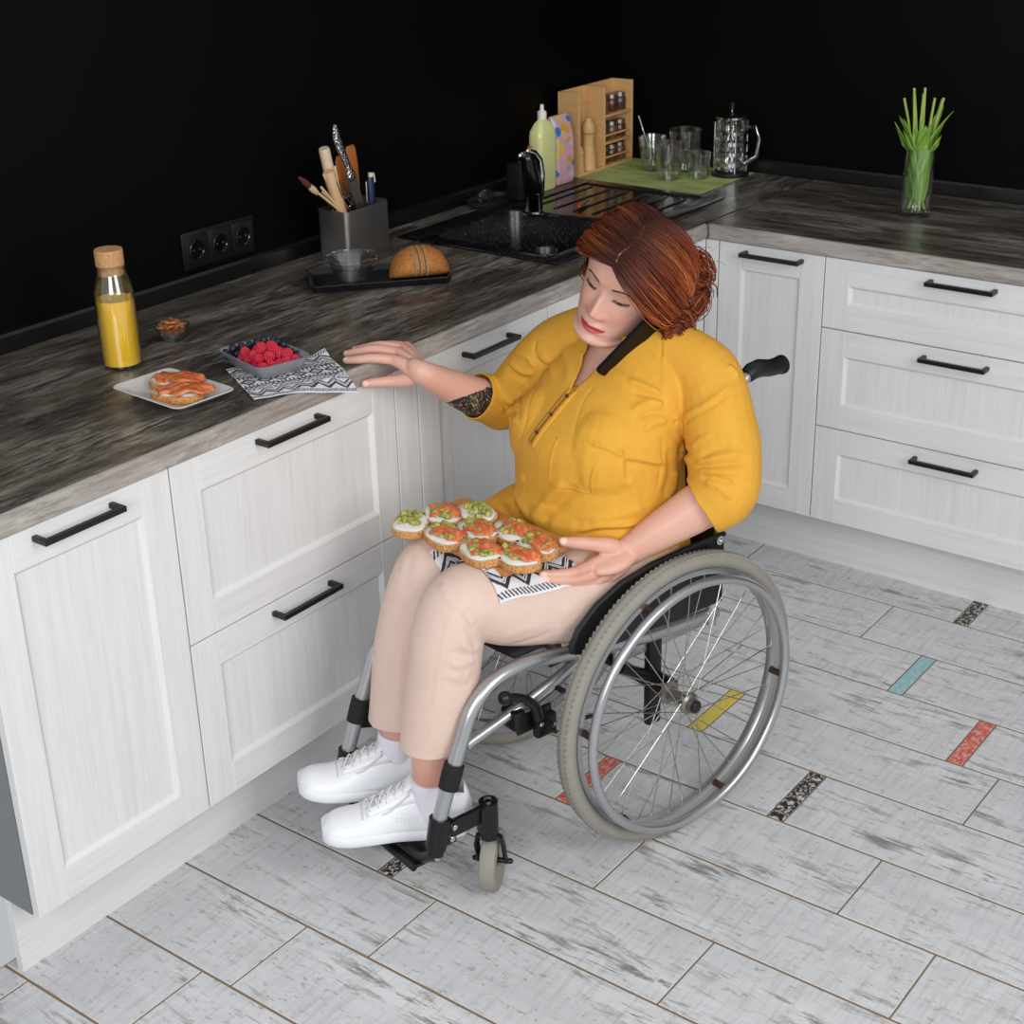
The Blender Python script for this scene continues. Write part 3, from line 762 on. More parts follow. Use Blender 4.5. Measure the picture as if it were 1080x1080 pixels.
def salmon_piece(mb, c, L, W, a, z, rg, fold=1):
    ca, sa = math.cos(a), math.sin(a); ph = rg.uniform(0, 6)
    def top(u, v):
        x = (u-.5)*L; y = (v-.5)*W*(.55+.9*math.sin(PI*(.15+.7*u)))*(1+.18*math.sin(u*9+ph))
        h = z+.0026*fold*math.sin(u*7+ph)*math.cos(v*4+ph)+.0016*math.sin(v*9+u*4)-.006*(abs(v-.5)*2)**3-.004*(abs(u-.5)*2)**4
        return Vector((c[0]+x*ca-y*sa, c[1]+x*sa+y*ca, h))
    mb.grid(top, 12, 8)
def toast(name, label, group, loc, rz_, L, W, kind, seed, spots=None, sal=1, big=False):
    rg = random.Random(seed)
    t = thing(name, label, 'open sandwich', loc, rz_, group)
    n = 28
    def outl(s, sl=1):
        P = []
        for k in range(n):
            a = 2*PI*k/n; e = 2.3
            c, q = math.cos(a), math.sin(a)
            r = 1/((abs(c)**e+abs(q)**e)**(1/e))
            wob = 1+.03*math.sin(3*a+seed)+.02*math.sin(5*a+2*seed)
            P.append((L/2*r*c*s*wob, W/2*r*q*s*wob*(1+.07*c)))
        return P
    h = .0155
    o1 = outl(1)
    rr = [[Vector((x*.93, y*.93, 0)) for x, y in o1], [Vector((x, y, .003)) for x, y in o1], [Vector((x*1.01, y*1.01, .011)) for x, y in o1], [Vector((x*.985, y*.985, h)) for x, y in o1]]
    m = MB(); m.rings(rr, True, 0)
    m.bm.faces.ensure_lookup_table(); m.bm.faces[-1].material_index = 1
    m.build('bread_slice', [MCR, MCRM], t)
    # cream: a lumpy pad
    def cf(u, v):
        a = 2*PI*u; e = 2.3; c, q = math.cos(a), math.sin(a); r = 1/((abs(c)**e+abs(q)**e)**(1/e)); s = (.90+.05*math.sin(4*a+seed))*v
        x, y = L/2*r*c*s, W/2*r*q*s*(1+.07*c)
        z = h-.0004+.0042*(1-v**6)*(1+.55*noise.noise(Vector((x*130+seed, y*130, 1))))
        return Vector((x, y, z))
    m = MB(); m.grid(cf, 36, 10); bmesh.ops.remove_doubles(m.bm, verts=m.bm.verts, dist=.0002)
    m.build('cream_cheese', MCREAM, t, ang=80)
    if kind in ('both', 'avo'):
        m = MB(); cnt = 26 if kind == 'avo' else 20
        for k in range(cnt):
            a = rg.uniform(0, 6.28); r = math.sqrt(rg.random())*.72
            x, y = L/2*r*math.cos(a), W/2*r*math.sin(a)*.85
            if kind == 'both' and rg.random() < .5: y = abs(y)*-1 if seed % 2 else y
            s = rg.uniform(.0036, .0066); M = Matrix.Translation((x, y, h+.0045+rg.uniform(0, .003))) @ Matrix.Rotation(rg.uniform(0, 3), 4, Vector((rg.random(), rg.random(), rg.random()+.1)))
            m.box(-s, s, -s*.9, s*.9, -s*.75, s*.75, s*.4, M=M, seg=2)
        m.build('avocado', MAVO, t, ang=60)
    if kind in ('both', 'sal'):
        for k in range(2 if not big else 3):
            m = MB(); a = rg.uniform(-.6, .6)+(.9 if k else 0)
            salmon_piece(m, ((k-.5)*L*.24+rg.uniform(-.004, .004), rg.uniform(-.004, .006)+(.004 if not big else 0)), L*(.58 if not big else .66), W*(.46 if not big else .56), a, h+.0095+.0018*k, rg)
            o = m.build('salmon', MSAL, t, ang=80); solid(o, .0018, -1)
    return t
def plate():
    t = thing('serving_plate', 'off-white rectangular plate holding two salmon toasts near the worktop edge', 'plate', (-.176, .178, ZS), math.radians(-4))
    dish(.205, .142, .018, [(.036, 0), (.030, .002), (.004, .0165), (.0005, .0185), (.002, .0198), (.006, .0185), (.033, .0055), (.06, .005)]).build('plate_body', MPLATE, t)
    toast('salmon_toast', 'salmon and cream cheese toast at the back of the white plate', 'salmon toasts on the plate', (-.204, .204, ZS+.0058), math.radians(18), .098, .064, 'sal', 21, big=True)
    toast('salmon_toast', 'salmon and cream cheese toast at the front of the white plate', 'salmon toasts on the plate', (-.148, .166, ZS+.0058), math.radians(26), .102, .064, 'sal', 23, big=True)
plate()
# black tray, bowls, loaf
def tray():
    A = math.atan2(.227, .204)
    t = thing('serving_tray', 'black rectangular tray carrying the glass bowls and the sliced loaf', 'tray', (-.374, .986, ZS), A)
    dish(.325, .158, .014, [(.01, 0), (.006, .002), (0, .016), (.0008, .0175), (.003, .0165), (.011, .006), (.05, .0055)]).build('tray_body', plain('black_slate', '#131417', .33, 0, .1), t)
    z = ZS+.0062
    for k, (dz, lb) in enumerate(((0, 'lower of two nested clear glass bowls on the black tray'), (.009, 'upper of two nested clear glass bowls on the black tray'))):
        b = thing('glass_bowl', lb, 'bowl', (-.413, .943, z+dz+(.0005 if k else 0)), 0, 'nested glass bowls')
        MB().lathe([(.001, 0), (.030, 0), (.033, .003), (.045, .022), (.056, .037), (.0605, .040), (.0605, .047), (.059, .0478), (.0575, .047), (.0552, .041), (.0425, .023), (.030, .0085), (.001, .008)], (0,0,0), 44).build('bowl_glass', MGLASS, b)
    LM = NT('loaf_crust'); v = LM.coord(); LM = LM.P(Base_Color=LM.mix(LM.ramp(LM.noise(v, 300, 3, .6), [(.57, g(0)), (.63, g(1))]), LM.mix(LM.noise(v, 22, 3), lin('#a8622a'), lin('#c8833f')), lin('#5e3413')), Roughness=.6)
    c = Vector((-.305, 1.052, z)); U = Vector((.62, .78, 0)).normalized(); V = Vector((-U.y, U.x, 0))
    L, Wd, Hh = .142, .104, .070
    cuts = [(-1, -.27, 'rounded left end piece of the seeded loaf on the tray', 0), (-.225, -.09, 'first thin slice of the seeded loaf, next to its left end', -.10), (-.045, .085, 'second thin slice of the seeded loaf, next to the big half', -.06), (.13, 1, 'large uncut right half of the seeded loaf on the tray', 0)]
    for (a, b, lb, tl) in cuts:
        o = thing('bread_piece', lb, 'bread', c+U*(L/2*(max(a,-.9)+min(b,.9))/2), 0, 'pieces of the sliced loaf')
        rr = []; N = 14; S = []
        for i in range(N+1):
            if a == -1: S.append((-1+(b+1)*(1-math.cos(PI/2*i/N)), 1))
            elif b == 1: S.append((a+(1-a)*math.sin(PI/2*i/N), 1))
            else: S.append((a+(b-a)*i/N, 1))
        if b != 1: S[-1] = (b, .955); S[-2] = (b-.022, 1.0)
        if a != -1: S[0] = (a, .955); S[1] = (a+.022, 1.0)
        for s, kk in S:
            r = max(.02, math.sqrt(max(0, 1-abs(s)**2.3)))*kk
            ring = []
            for k in range(28):
                q = 2*PI*k/28; y = math.cos(q)*Wd/2*r; zz = math.sin(q)
                zz = (Hh*.62*zz*r if zz > 0 else Hh*.38*zz*r)
                P = U*(s*L/2)+V*y+Vector((0, 0, Hh*.38*r+zz+.0005))
                P += U*(tl*.03*(P.z/Hh))
                ring.append(c+P-Vector(o.location))
            rr.append(ring)
        m = MB(); m.rings(rr, True, 0, capmi=1); m.bm.faces.ensure_lookup_table()
        for k in range(28):
            if a != -1: m.bm.faces[k].material_index = 1
            if b != 1: m.bm.faces[(N-1)*28+k].material_index = 1
        m.build('crust', [LM, MCRM], o, ang=50)
tray()
# utensil holder
def holder():
    A = math.radians(3)
    t = thing('utensil_holder', 'brushed steel utensil holder by the black wall, full of kitchen tools', 'holder', (-.572, 1.128, ZS), A)
    mb = MB(); P = rrect(.094, .165, .012, 4)
    rr = [[Vector((x, y, z)) for x, y in P] for z in (0, .126)] + [[Vector((x*.975, y*.985, z)) for x, y in P] for z in (.126, .004)]
    mb.rings(rr); mb.build('holder_body', MSTEEL, t, ang=30)
    MB().box(-.003, .003, -.078, .078, .006, .118).build('divider', MSTEEL, t)
    z = ZS+.006
    def T(name, label, cat, loc): return thing(name, label, cat, loc)
    W1 = WOODL('pale_birch', '#cbb093', '#dcc7ad', (60, 60, 9)); W2 = WOODL('beech', '#c59c70', '#d8b48c', (60, 60, 9)); W3 = WOODL('orange_wood', '#9c5520', '#b9702f', (60, 60, 9)); W4 = WOODL('bamboo', '#c9a97c', '#dcc39a', (80, 80, 8))
    def stick(name, label, cat, p0, p1, r, m, part, flat=1, extra=None):
        o = thing(name, label, cat, p0); d = Vector(p1)-Vector(p0)
        MB().tube([Vector((0,0,0)), d*.5, d*.985, d], [r*.9, r, r, r*.85], 14, flat=flat).build(part, m, o)
        return o, d
    B = lambda y, x=-.572: (x, y, z)
    def lean(x, yr, y1, z1):     # foot of a tool that crosses the rim at yr and ends at (y1, z1)
        zr = ZS+.128; k = (zr-z)/(z1-zr); yb = yr+(yr-y1)*k
        if yb > 1.195: k = (1.195-yr)/(yr-y1); yb = 1.195
        return (x, yb, zr-(z1-zr)*k)
    stick('wooden_spatula', 'pale birch spatula handle leaning left, tallest of the light wood handles', 'spatula', lean(-.59, 1.084, 1.044, 1.186), (-.575, 1.044, 1.186), .0135, W1, 'handle')
    stick('rolling_pin', 'thick beech handle with a black end, upright in the steel holder', 'kitchen tool', lean(-.562, 1.068, 1.036, 1.135), (-.558, 1.036, 1.135), .0145, W2, 'handle')
    o, d = stick('pastry_brush', 'small dark-handled brush with a brown tip, leftmost in the steel holder', 'brush', lean(-.565, 1.056, .994, 1.092), (-.560, .994, 1.092), .0042, MBLKP, 'handle')
    MB().tube([d, d*1.06, d*1.15], [.006, .0085, .006], 10, rnd=True).build('ferrule', W4, o)
    MB().tube([d*1.13, d*1.2, d*1.27], [.0075, .007, .003], 10, rnd=True).build('bristles', plain('brown_bristle', '#5b2c20', .7), o)
    for k, (y0, y1, z1) in enumerate(((1.055, .990, 1.092), (1.062, 1.002, 1.105), (1.066, 1.010, 1.092), (1.072, 1.022, 1.13))):
        stick('bamboo_skewer', f'thin bamboo stick in the steel holder, {("first","second","third","fourth")[k]} from the brush', 'skewer', lean(-.549-.005*k, y0, y1, z1), (-.549-.004*k, y1, z1), .0032, W4, 'stick')
    o, d = stick('wooden_spoon', 'thin pale stick handle right of the thick beech handle', 'spoon', B(1.09, -.547), (-.57, 1.07, 1.14), .004, W4, 'handle')
    # knife, blade up out of the box, patterned steel grip at the top
    k = thing('chef_knife', 'steel chef knife with dimpled metal grip, standing handle up in the holder', 'knife', B(1.165, -.553))
    p0 = Vector((0, 0, 0)); bt = Vector((-.003, -.055, .195)); 
    ax = (bt-p0).normalized(); side = Vector((-.05, 1, .28)); side = (side-ax*side.dot(ax)).normalized(); nr = ax.cross(side)
    mb = MB(); w = .0165
    pts = [p0-side*w*.1, p0+side*w, bt+side*w, bt-side*w]
    mb.rings([[q+nr*.0011 for q in pts], [q-nr*.0011 for q in pts]]); mb.build('blade', MSTEEL, k, smooth=False)
    gp = NT('dimpled_steel'); vv = gp.n('TexVoronoi', Vector=gp.coord(), Scale=260.0); gp.bump(vv.outputs['Distance'], .9, .002); gp = gp.P(Base_Color=lin('#b6b6b4'), Metallic=1.0, Roughness=.2)
    d = bt
    MB().tube([d-ax*.002, d+ax*.012, d+ax*.035+side*-.003, d+ax*.065+side*-.008, d+ax*.105+side*-.012, d+ax*.125+side*-.008], [.014, .0105, .0095, .012, .0125, .009], 16, flat=.62, up=side.cross(ax), rnd=True).build('grip', gp, k)
    # fork
    f = thing('fork', 'steel fork with tines up, leaning beside the knife blade', 'fork', B(1.145, -.546))
    e = Vector((.006, -.062, .128)); dd = e.normalized(); sd = Vector((.7, .7, .1)); sd = (sd-dd*sd.dot(dd)).normalized()
    MB().tube([(0,0,0), e], .0028, 8).build('fork_handle', MCHROME, f)
    mb = MB(); mb.tube([e-dd*.01, e+dd*.012, e+dd*.028], [.004, .011, .012], 12, flat=.25, up=dd.cross(sd))
    for q in range(4):
        s = sd*((q-1.5)*.0062)
        mb.tube([e+dd*.024+s, e+dd*.05+s, e+dd*.074+s*.95], [.0017, .0016, .0007], 6)
    mb.build('fork_head', MCHROME, f)
    for lb, y0, y1, z1, x in (('orange-brown wooden spatula behind the knife, left of its grip', 1.15, 1.112, 1.155, -.592), ('orange-brown wooden spatula right of the knife grip', 1.168, 1.150, 1.172, -.586)):
        o = thing('wooden_spatula', lb, 'spatula', B(y0, x)); d = Vector((-.59-x, y1-y0, z1-z))
        MB().tube([Vector((0,0,0)), d*.45], .006, 10).build('handle', W3, o)
        MB().tube([d*.44, d*.6, d*.8, d*.96, d], [.006, .017, .0195, .018, .013], 16, flat=.28, up=(1, 0, 0)).build('blade', W3, o)
    o, d = stick('peeler', 'navy blue handled tool with a cream tip at the right end of the holder', 'kitchen tool', B(1.185, -.56), (-.55, 1.173, 1.098), .0095, plain('navy_plastic', '#1d2c52', .35), 'handle', flat=.7)
    MB().tube([d*.97, d*1.04, d*1.05+Vector((0, .008, -.004)), d*.98+Vector((0, .012, -.01))], [.006, .006, .005, .004], 10, rnd=True).build('cream_tip', plain('cream_plastic', '#e2d6b8', .4), o)
    stick('steel_skewer', 'thin steel rod sticking up at the far right of the holder', 'skewer', B(1.196, -.59), (-.592, 1.202, 1.075), .003, MSTEEL, 'rod')
holder()
# ================================================================== wheelchair (local frame: x ahead, y to the sitter's left, z up)
CO = Vector((.42976, .70815, 0)); CR = math.atan2(-.96878, -.24757)
MW = Matrix.Translation(CO) @ Matrix.Rotation(CR, 4, 'Z')
MTYRE = NT('grey_rubber'); v = MTYRE.coord(); MTYRE = MTYRE.P(Base_Color=MTYRE.mix(MTYRE.noise(v, 25, 4), lin('#7d7a72'), lin('#908c83')), Roughness=.75)
MBLKM = plain('worn_black_metal', '#101011', .35, .2, .3, 30)
MRUST = plain('rusty_bracket', '#4a3327', .6, .5, .35, 60)
MSPK = plain('spoke_steel', '#a9a69f', .25, 1, .05)
def catm(pts, n=6):
    """Catmull-Rom through points given as tuples of any length"""
    P = [np.array(p, float) for p in pts]; out = []
    for i in range(len(P)-1):
        a = P[max(i-1, 0)]; b = P[i]; c = P[i+1]; d = P[min(i+2, len(P)-1)]
        for k in range(n):
            t = k/n; out.append(.5*((2*b)+(c-a)*t+(2*a-5*b+4*c-d)*t*t+(3*b-a-3*c+d)*t**3))
    out.append(P[-1]); return out
def wheelchair():
    t = thing('wheelchair', 'silver framed manual wheelchair with large spoked wheels, carrying the woman', 'wheelchair', CO, CR)
    RY = Matrix.Rotation(-PI/2, 4, 'X')          # lathe axis z -> +y
    def wheel(b):
        s = 1 if b > 0 else -1
        w = MB(); R, r = .289, .0172
        prof = []
        for k in range(20):
            a = 2*PI*k/20; prof.append((R+r*math.cos(a)*1.0, r*math.sin(a)*1.08))
        prof.append(prof[0])
        w.lathe(prof, (0, b, .306), 96, RY, cap=False)
        for k in range(150):      # tread blocks
            a = 2*PI*k/150
            for e in (-1, 1):
                rr = R+.0131; c = Vector((rr*math.cos(a), b+e*.0074, .306+rr*math.sin(a)))
                M = Matrix.Translation(c) @ Matrix.Rotation(-a, 4, 'Y') @ Matrix.Rotation(-e*.42, 4, 'X')
                w.box(-.0026, .0020, -.0050, .0050, -.0042, .0042, M=M)
        wo = w.build('wheel', MTYRE, t, ang=40)
        def L(name, prof, m, seg=96, c=(0, b, .306)):
            mb = MB(); mb.lathe(prof, c, seg, RY, cap=False); return mb.build(name, m, wo)
        L('rim', [(.262, -.011), (.274, -.0125), (.2745, -.010), (.268, -.009), (.268, .009), (.2745, .010), (.274, .0125), (.262, .011), (.258, .004), (.258, -.004), (.262, -.011)], MALU)
        hp = [(.2613+.0093*math.cos(2*PI*k/14), s*.0407+.0093*math.sin(2*PI*k/14)) for k in range(15)]
        L('handrim', hp, MALU)
        for k in range(6):
            a = 2*PI*k/6+.12; c, q = math.cos(a), math.sin(a)
            MB().tube([(.259*c, b+s*.008, .306+.259*q), (.2595*c, b+s*.022, .306+.2595*q), (.2605*c, b+s*.036, .306+.2605*q)], [.0075, .0068, .006], 8).build('handrim_bracket', MRUST, wo)
        # hub
        h = MB(); h.lathe([(.001, -.036), (.011, -.036), (.013, -.031), (.024, -.030), (.024, -.025), (.014, -.022), (.013, .0), (.014, .024), (.022, .026), (.022, .030), (.016, .034), (.015, .045), (.001, .045)] if s > 0 else
            [(.001, .036), (.011, .036), (.013, .031), (.024, .030), (.024, .025), (.014, .022), (.013, 0), (.014, -.024), (.022, -.026), (.022, -.030), (.016, -.034), (.015, -.045), (.001, -.045)], (0, b, .306), 28, RY)
        h.build('hub', plain('worn_hub', '#8d8780', .35, .9, .2, 40), wo)
        cap = MB(); cap.lathe([(.0125, s*.0452), (.0125, s*.050), (.010, s*.052), (.001, s*.0525)], (0, b, .306), 24, RY); cap.build('hub_cap', MBLKP, wo)
        sp = MB().tube([(.0, 0, 0), (.1, 0, 0)], .00105, 5)
        sp.bm.free()
        for k in range(36):
            a = 2*PI*(k+.5)/36; e = 1 if k % 2 else -1; d = (1 if (k//2) % 2 else -1)*1.15
            p0 = Vector((.259*math.cos(a), b+e*.003, .306+.259*math.sin(a)))
            p1 = Vector((.0205*math.cos(a+d), b+(.032 if e == s else -.0275*1)*1*(1 if s > 0 else -1) if 0 else b+e*.027, .306+.0205*math.sin(a+d)))
            MB().tube([p0, p1], .00112, 5).build('spoke', MSPK, wo)
        MB().tube([(.257*math.cos(.22), b, .306+.257*math.sin(.22)), (.226*math.cos(.22), b, .306+.226*math.sin(.22))], [.0045, .0042], 8, rnd=True).build('valve', MBLKP, wo)
    wheel(.23); wheel(-.23)
    # main frame
    f = MB()
    for s in (-1, 1):
        y = .151*s
        P = catm([(-.17, .158*s, .408), (0, .156*s, .418), (.12, .154*s, .434), (.23, .152*s, .456), (.325, y, .470), (.395, y, .462), (.445, y, .425), (.472, y, .367), (.50, y, .30), (.526, y, .232), (.538, y, .19)], 5)
        f.tube([tuple(p) for p in P], .0142, 16)
        f.tube([(.463, y-.002*s, .352), (.375, y-.004*s, .371), (.259, y, .405), (.18, .15*s, .432)], .0105, 12)
        f.tube([(-.15, .165*s, .39), (-.165, .166*s, .55), (-.182, .166*s, .76), (-.192, .165*s, .85), (-.205, .165*s, .885), (-.235, .165*s, .905), (-.30, .165*s, .903)], .0115, 14)
        f.box(-.14, .10, y-.004, y+.004, .383, .418, .002)
    f.tube([(-.155, -.165, .50), (-.155, .165, .50)], .0105, 12)
    f.tube([(.20, -.152, .425), (.20, .152, .425)], .0105, 12)
    f.tube([(-.10, -.155, .41), (-.10, .155, .41)], .0105, 12)
    f.build('frame', MALU, t)
    ax = MB(); ax.tube([(0, -.196, .306), (0, .196, .306)], .013, 16)
    for s in (-1, 1):
        y = .153*s
        ax.box(-.017, .017, y-.006, y+.012, .215, .425, .004); ax.tube([(.085, y, .372), (.0, y, .32)], .012, 10)
        ax.tube([(-.012, y-.018, .306), (-.012, y+.04*s, .306)], .022, 12)
    ax.build('axle_bracket', MBLKM, t)
    for s in (-1, 1):
        for (a, z) in ((.008, .413), (-.008, .413), (-.07, .40), (.06, .40), (-.12, .40)):
            MB().lathe([(.0045, 0), (.0045, .002), (.001, .0035)], (a, .165*s if abs(a) < .02 else .155*s, z), 10, Matrix.Rotation(-PI/2*s, 4, 'X')).build('bolt', MCHROME, t)
    # seat and back
    def seatf(u, v):
        a = -.165+u*.50; b = (v-.5)*2*.138
        return Vector((a, b, .447+.028*min(1, u*1.3)-.012*(1-abs(v-.5)*2)**.7+.0135))
    so = MB().grid(seatf, 16, 12).build('seat', MRUB, t); solid(so, .008, -1)
    def backf(u, v):
        z = .48+u*.36; b = (v-.5)*2*.168; return Vector((-.158-.036*u-.02*(1-(abs(v-.5)*2)**2), b, z))
    bo = MB().grid(backf, 12, 14).build('backrest', MRUB, t); solid(bo, .008, -1)
    for s in (-1, 1):
        g_ = MB().tube([(-.228, .165*s, .9015), (-.240, .165*s, .9068), (-.262, .165*s, .909), (-.292, .165*s, .902), (-.322, .165*s, .901)], [.0152, .0172, .0178, .0168, .0175], 18)
        g_.lathe([(.0175, 0), (.0192, .001), (.0192, .007), (.016, .01), (.001, .0105)], (-.322, .165*s, .901), 18, Matrix.Rotation(-PI/2, 4, 'Y'))
        g_.build('push_handle', MBLKP, t)
        # side guard: curved black plate between seat and wheel
        y = .2005*s
        out = [(-.142, .46), (.20, .468), (.245, .482), (.252, .50), (.235, .53), (.19, .565), (.13, .590), (.05, .603), (-.03, .606), (-.142, .606)]
        gm = MB(); M = Matrix.Translation((0, y, 0)) @ Matrix.Rotation(PI/2, 4, 'X')
        gm.prism([(a, z) for a, z in out], -.002, .002, M=M)
        gm.tube([(.25, y, .49)]+[(a, y, z) for a, z in out[3:]], .0055, 8, rnd=True)
        go = gm.build('side_guard', MRUB if False else plain('black_guard', '#0b0b0c', .45, 0, .2, 30), t)
        MB().lathe([(.0095, 0), (.0095, .003), (.004, .003), (.004, .001), (.001, .001)], (-.128, y+.0025*s, .598), 16, Matrix.Rotation(-PI/2*s, 4, 'X')).build('guard_bolt', MCHROME, go)
    # front ends: tube clamp, castor arm, castor
    for s in (-1, 1):
        y = .151*s
        k = MB()
        k.tube([(.529, y, .226), (.541, y, .164)], .0195, 18); 
        k.tube([(.541, y, .166), (.544, y, .152)], .0165, 14)
        k.box(.425, .528, y-.005*1, y+.005, .172, .208, .002)
        k.box(.50, .53, y-.011, y+.011, .165, .212, .003)
        k.tube([(.417, y, .142), (.417, y, .212)], .0185, 18); k.box(.40, .44, y-.010, y+.010, .15, .205, .003)
        ko = k.build('castor_arm', MBLKM, t)
        for (a, z) in ((.505, .20), (.512, .178)): MB().lathe([(.006, 0), (.006, .004), (.003, .006), (.001, .0065)], (a, y+.011*s, z), 12, Matrix.Rotation(-PI/2*s, 4, 'X')).build('arm_bolt', MCHROME, ko)
        MB().lathe([(.0085, 0), (.0085, .003), (.001, .004)], (.417, y, .212), 14).build('stem_bolt', MCHROME, ko)
        A = math.radians(40); Mc = Matrix.Translation((.417, y, 0)) @ Matrix.Rotation(A, 4, 'Z')
        fk = MB()
        for e in (-1, 1):
            P = [Mc @ Vector(p) for p in ((0, e*.006, .139), (0, e*.022, .132), (-.004, e*.026, .11), (-.022, e*.026, .062))]
            fk.tube(P, [.0085, .009, .009, .0085], 10, flat=.55, up=Mc.to_3x3() @ Vector((0, 1, 0)))
        fk.tube([Mc @ Vector((-.022, -.035, .062)), Mc @ Vector((-.022, .035, .062))], .0055, 10, rnd=True)
        fk.tube([Mc @ Vector((0, 0, .13)), Mc @ Vector((0, 0, .144))], .016, 14)
        fo = fk.build('castor_fork', MBLKM, t)
        cw = MB(); W_ = Mc @ Vector((-.022, 0, .062)); RYc = Matrix.Rotation(A, 4, 'Z') @ RY
        cw.lathe([(.03, -.014), (.052, -.0165), (.060, -.014), (.062, -.007), (.062, .007), (.060, .014), (.052, .0165), (.03, .014), (.012, .010), (.012, -.010), (.03, -.012)], W_, 40, RYc, cap=False)
        cw.build('castor_wheel', plain('grey_castor_rubber', '#8c887f', .7, 0, .1, 30), t)
        # band round the front tube and strap
        MB().tube([(.490, y, .326), (.498, y, .305), (.507, y, .280)], [.0190, .0196, .0188], 18).build('tube_band', MRUB, t)
        # brake
        br = MB(); yb = .172*s
        br.box(.335, .362, .138*s-.012, .138*s+.030 if s > 0 else .138*s+.012, .345, .385, .004) if s > 0 else br.box(.335, .362, -.168, -.126, .345, .385, .004)
        br.tube([(.384, yb, .430), (.362, yb, .424), (.338, yb, .411), (.318, yb, .390), (.309, yb, .362)], [.0095, .0088, .0088, .010, .012], 12, rnd=True)
        br.ell((.386, yb, .432), (.0135,)*3, seg=14, rg=10)
        br.box(.270, .318, yb-.009, yb+.009, .318, .362, .005, M=None)
        br.box(.262, .345, .152*s-.004, .152*s+.004, .325, .365, .003)
        bo_ = br.build('brake', MBLKM, t)
        MB().tube([(.285, yb+.004*s, .325), (.25, yb+.012*s, .302)], .0065, 8, flat=.6).build('brake_link', MRUST, bo_)
        MB().tube([(.248, yb-.004*s, .30), (.248, yb+.036*s, .30)], .0068, 12).build('brake_stud', MSTEEL, bo_)
        for (a, z) in ((.312, .352), (.284, .34)): MB().lathe([(.005, 0), (.005, .002), (.001, .004)], (a, yb+.0125*s, z), 10, Matrix.Rotation(-PI/2*s, 4, 'X')).build('brake_bolt', MCHROME, bo_)
    sf = lambda u, v: Vector((.50-.10*math.sin(PI*u)**.8, -.151+.302*u, .262+.048*v))
    solid(MB().grid(sf, 24, 2).build('heel_strap', MRUB, t), .003, 0)
    fp = MB(); fp.box(.512, .568, -.112, .112, .104, .112, .003); fp.tube([(.544, -.158, .152), (.546, -.10, .116), (.546, .10, .116), (.544, .158, .152)], .0105, 12)
    fp.tube([(.565, -.112, .108), (.565, .112, .108)], .007, 10)
    fo = fp.build('footplate', MBLKM, t)
    for s in (-1, 1): MB().lathe([(.008, 0), (.008, .004), (.004, .006), (.001, .006)], (.545, .16*s, .152), 12, Matrix.Rotation(-PI/2*s, 4, 'X')).build('hinge_bolt', MCHROME, fo)
    return t
CHAIR = wheelchair()
# ================================================================== the woman (same local frame as the chair)
PER = thing('person', 'woman with short red hair in a mustard blouse and pale trousers, sitting in the wheelchair', 'person', CO, CR)
HC = Vector((-.038, .026, 1.091)); HS = .973
HX = Vector((-.305, .879, -.367)).normalized(); HZ = Vector((.952, .271, -.144)); HZ = (HZ-HX*HZ.dot(HX)).normalized(); HY = HZ.cross(HX)
_t = math.radians(4.0); HX, HY = HX*math.cos(_t)-HY*math.sin(_t), HY*math.cos(_t)+HX*math.sin(_t)
FW = 1.075           # a broad face, short below the mouth
fy = lambda y: -.06+(y+.06)*.84 if y < -.06 else y
HM = Matrix((HX*HS, HY*HS, HZ*HS)).transposed().to_4x4(); HM.translation = HC
HI = HM.inverted()

def limb(mb, pts, n=6, seg=22, up=(0, 0, 1), rnd=True):
    """pts: (x,y,z,ru[,rw]); elliptical sections, ru along 'up'"""
    P = catm([p if len(p) == 5 else (*p, p[3]) for p in pts], n)
    C_ = [Vector(p[:3]) for p in P]; rr = []; N = len(P)
    u = Vector(up)
    T = [(C_[min(i+1, N-1)]-C_[max(i-1, 0)]).normalized() for i in range(N)]
    for i in range(N):
        uu = u-T[i]*u.dot(T[i]); uu = uu.normalized() if uu.length > .05 else T[i].orthogonal().normalized(); u = uu
        w = T[i].cross(uu)
        rr.append([C_[i]+uu*P[i][3]*math.cos(2*PI*k/seg)+w*P[i][4]*math.sin(2*PI*k/seg) for k in range(seg)])
    if rnd:
        def dome(c, t, ring, r0): return [[c+t*r0*math.sin(a*PI/2)+(q-c)*math.cos(a*PI/2) for q in ring] for a in (.35, .7, .93)]
        rr = list(reversed(dome(C_[0], -T[0], rr[0], min(P[0][3:])))) + rr + dome(C_[-1], T[-1], rr[-1], min(P[-1][3:]))
    mb.rings(rr); return mb
def stations(mb, st, n=5, seg=40, ex=2.2):
    """horizontal superellipse sections (cx,cy,cz,ra,rb) stacked upwards"""
    rr = []
    for p in catm(st, n):
        ring = []
        for k in range(seg):
            a = 2*PI*k/seg; c, s = math.cos(a), math.sin(a); r = 1/((abs(c)**ex+abs(s)**ex)**(1/ex))
            tilt = p[5] if len(p) > 5 else 0
            x, y = p[3]*r*c, p[4]*r*s
            ring.append(Vector((p[0]+x, p[1]+y, p[2]-tilt*y)))
        rr.append(ring)
    mb.rings(rr); return mb
def voxel(mb, size, smooth=3, fac=.5):
    o = mb.build('tmp', [], smooth=False)
    m = o.modifiers.new('r', 'REMESH'); m.mode = 'VOXEL'; m.voxel_size = size
    if smooth: s = o.modifiers.new('s', 'SMOOTH'); s.factor = fac; s.iterations = smooth
    dg = bpy.context.evaluated_depsgraph_get(); dg.update()
    me = bpy.data.meshes.new_from_object(o.evaluated_get(dg))
    old = o.data; bpy.data.objects.remove(o); bpy.data.meshes.remove(old)
    return me
def verts(me):
    a = np.empty(len(me.vertices)*3, np.float32); me.vertices.foreach_get('co', a); return a.reshape(-1, 3).astype(float)
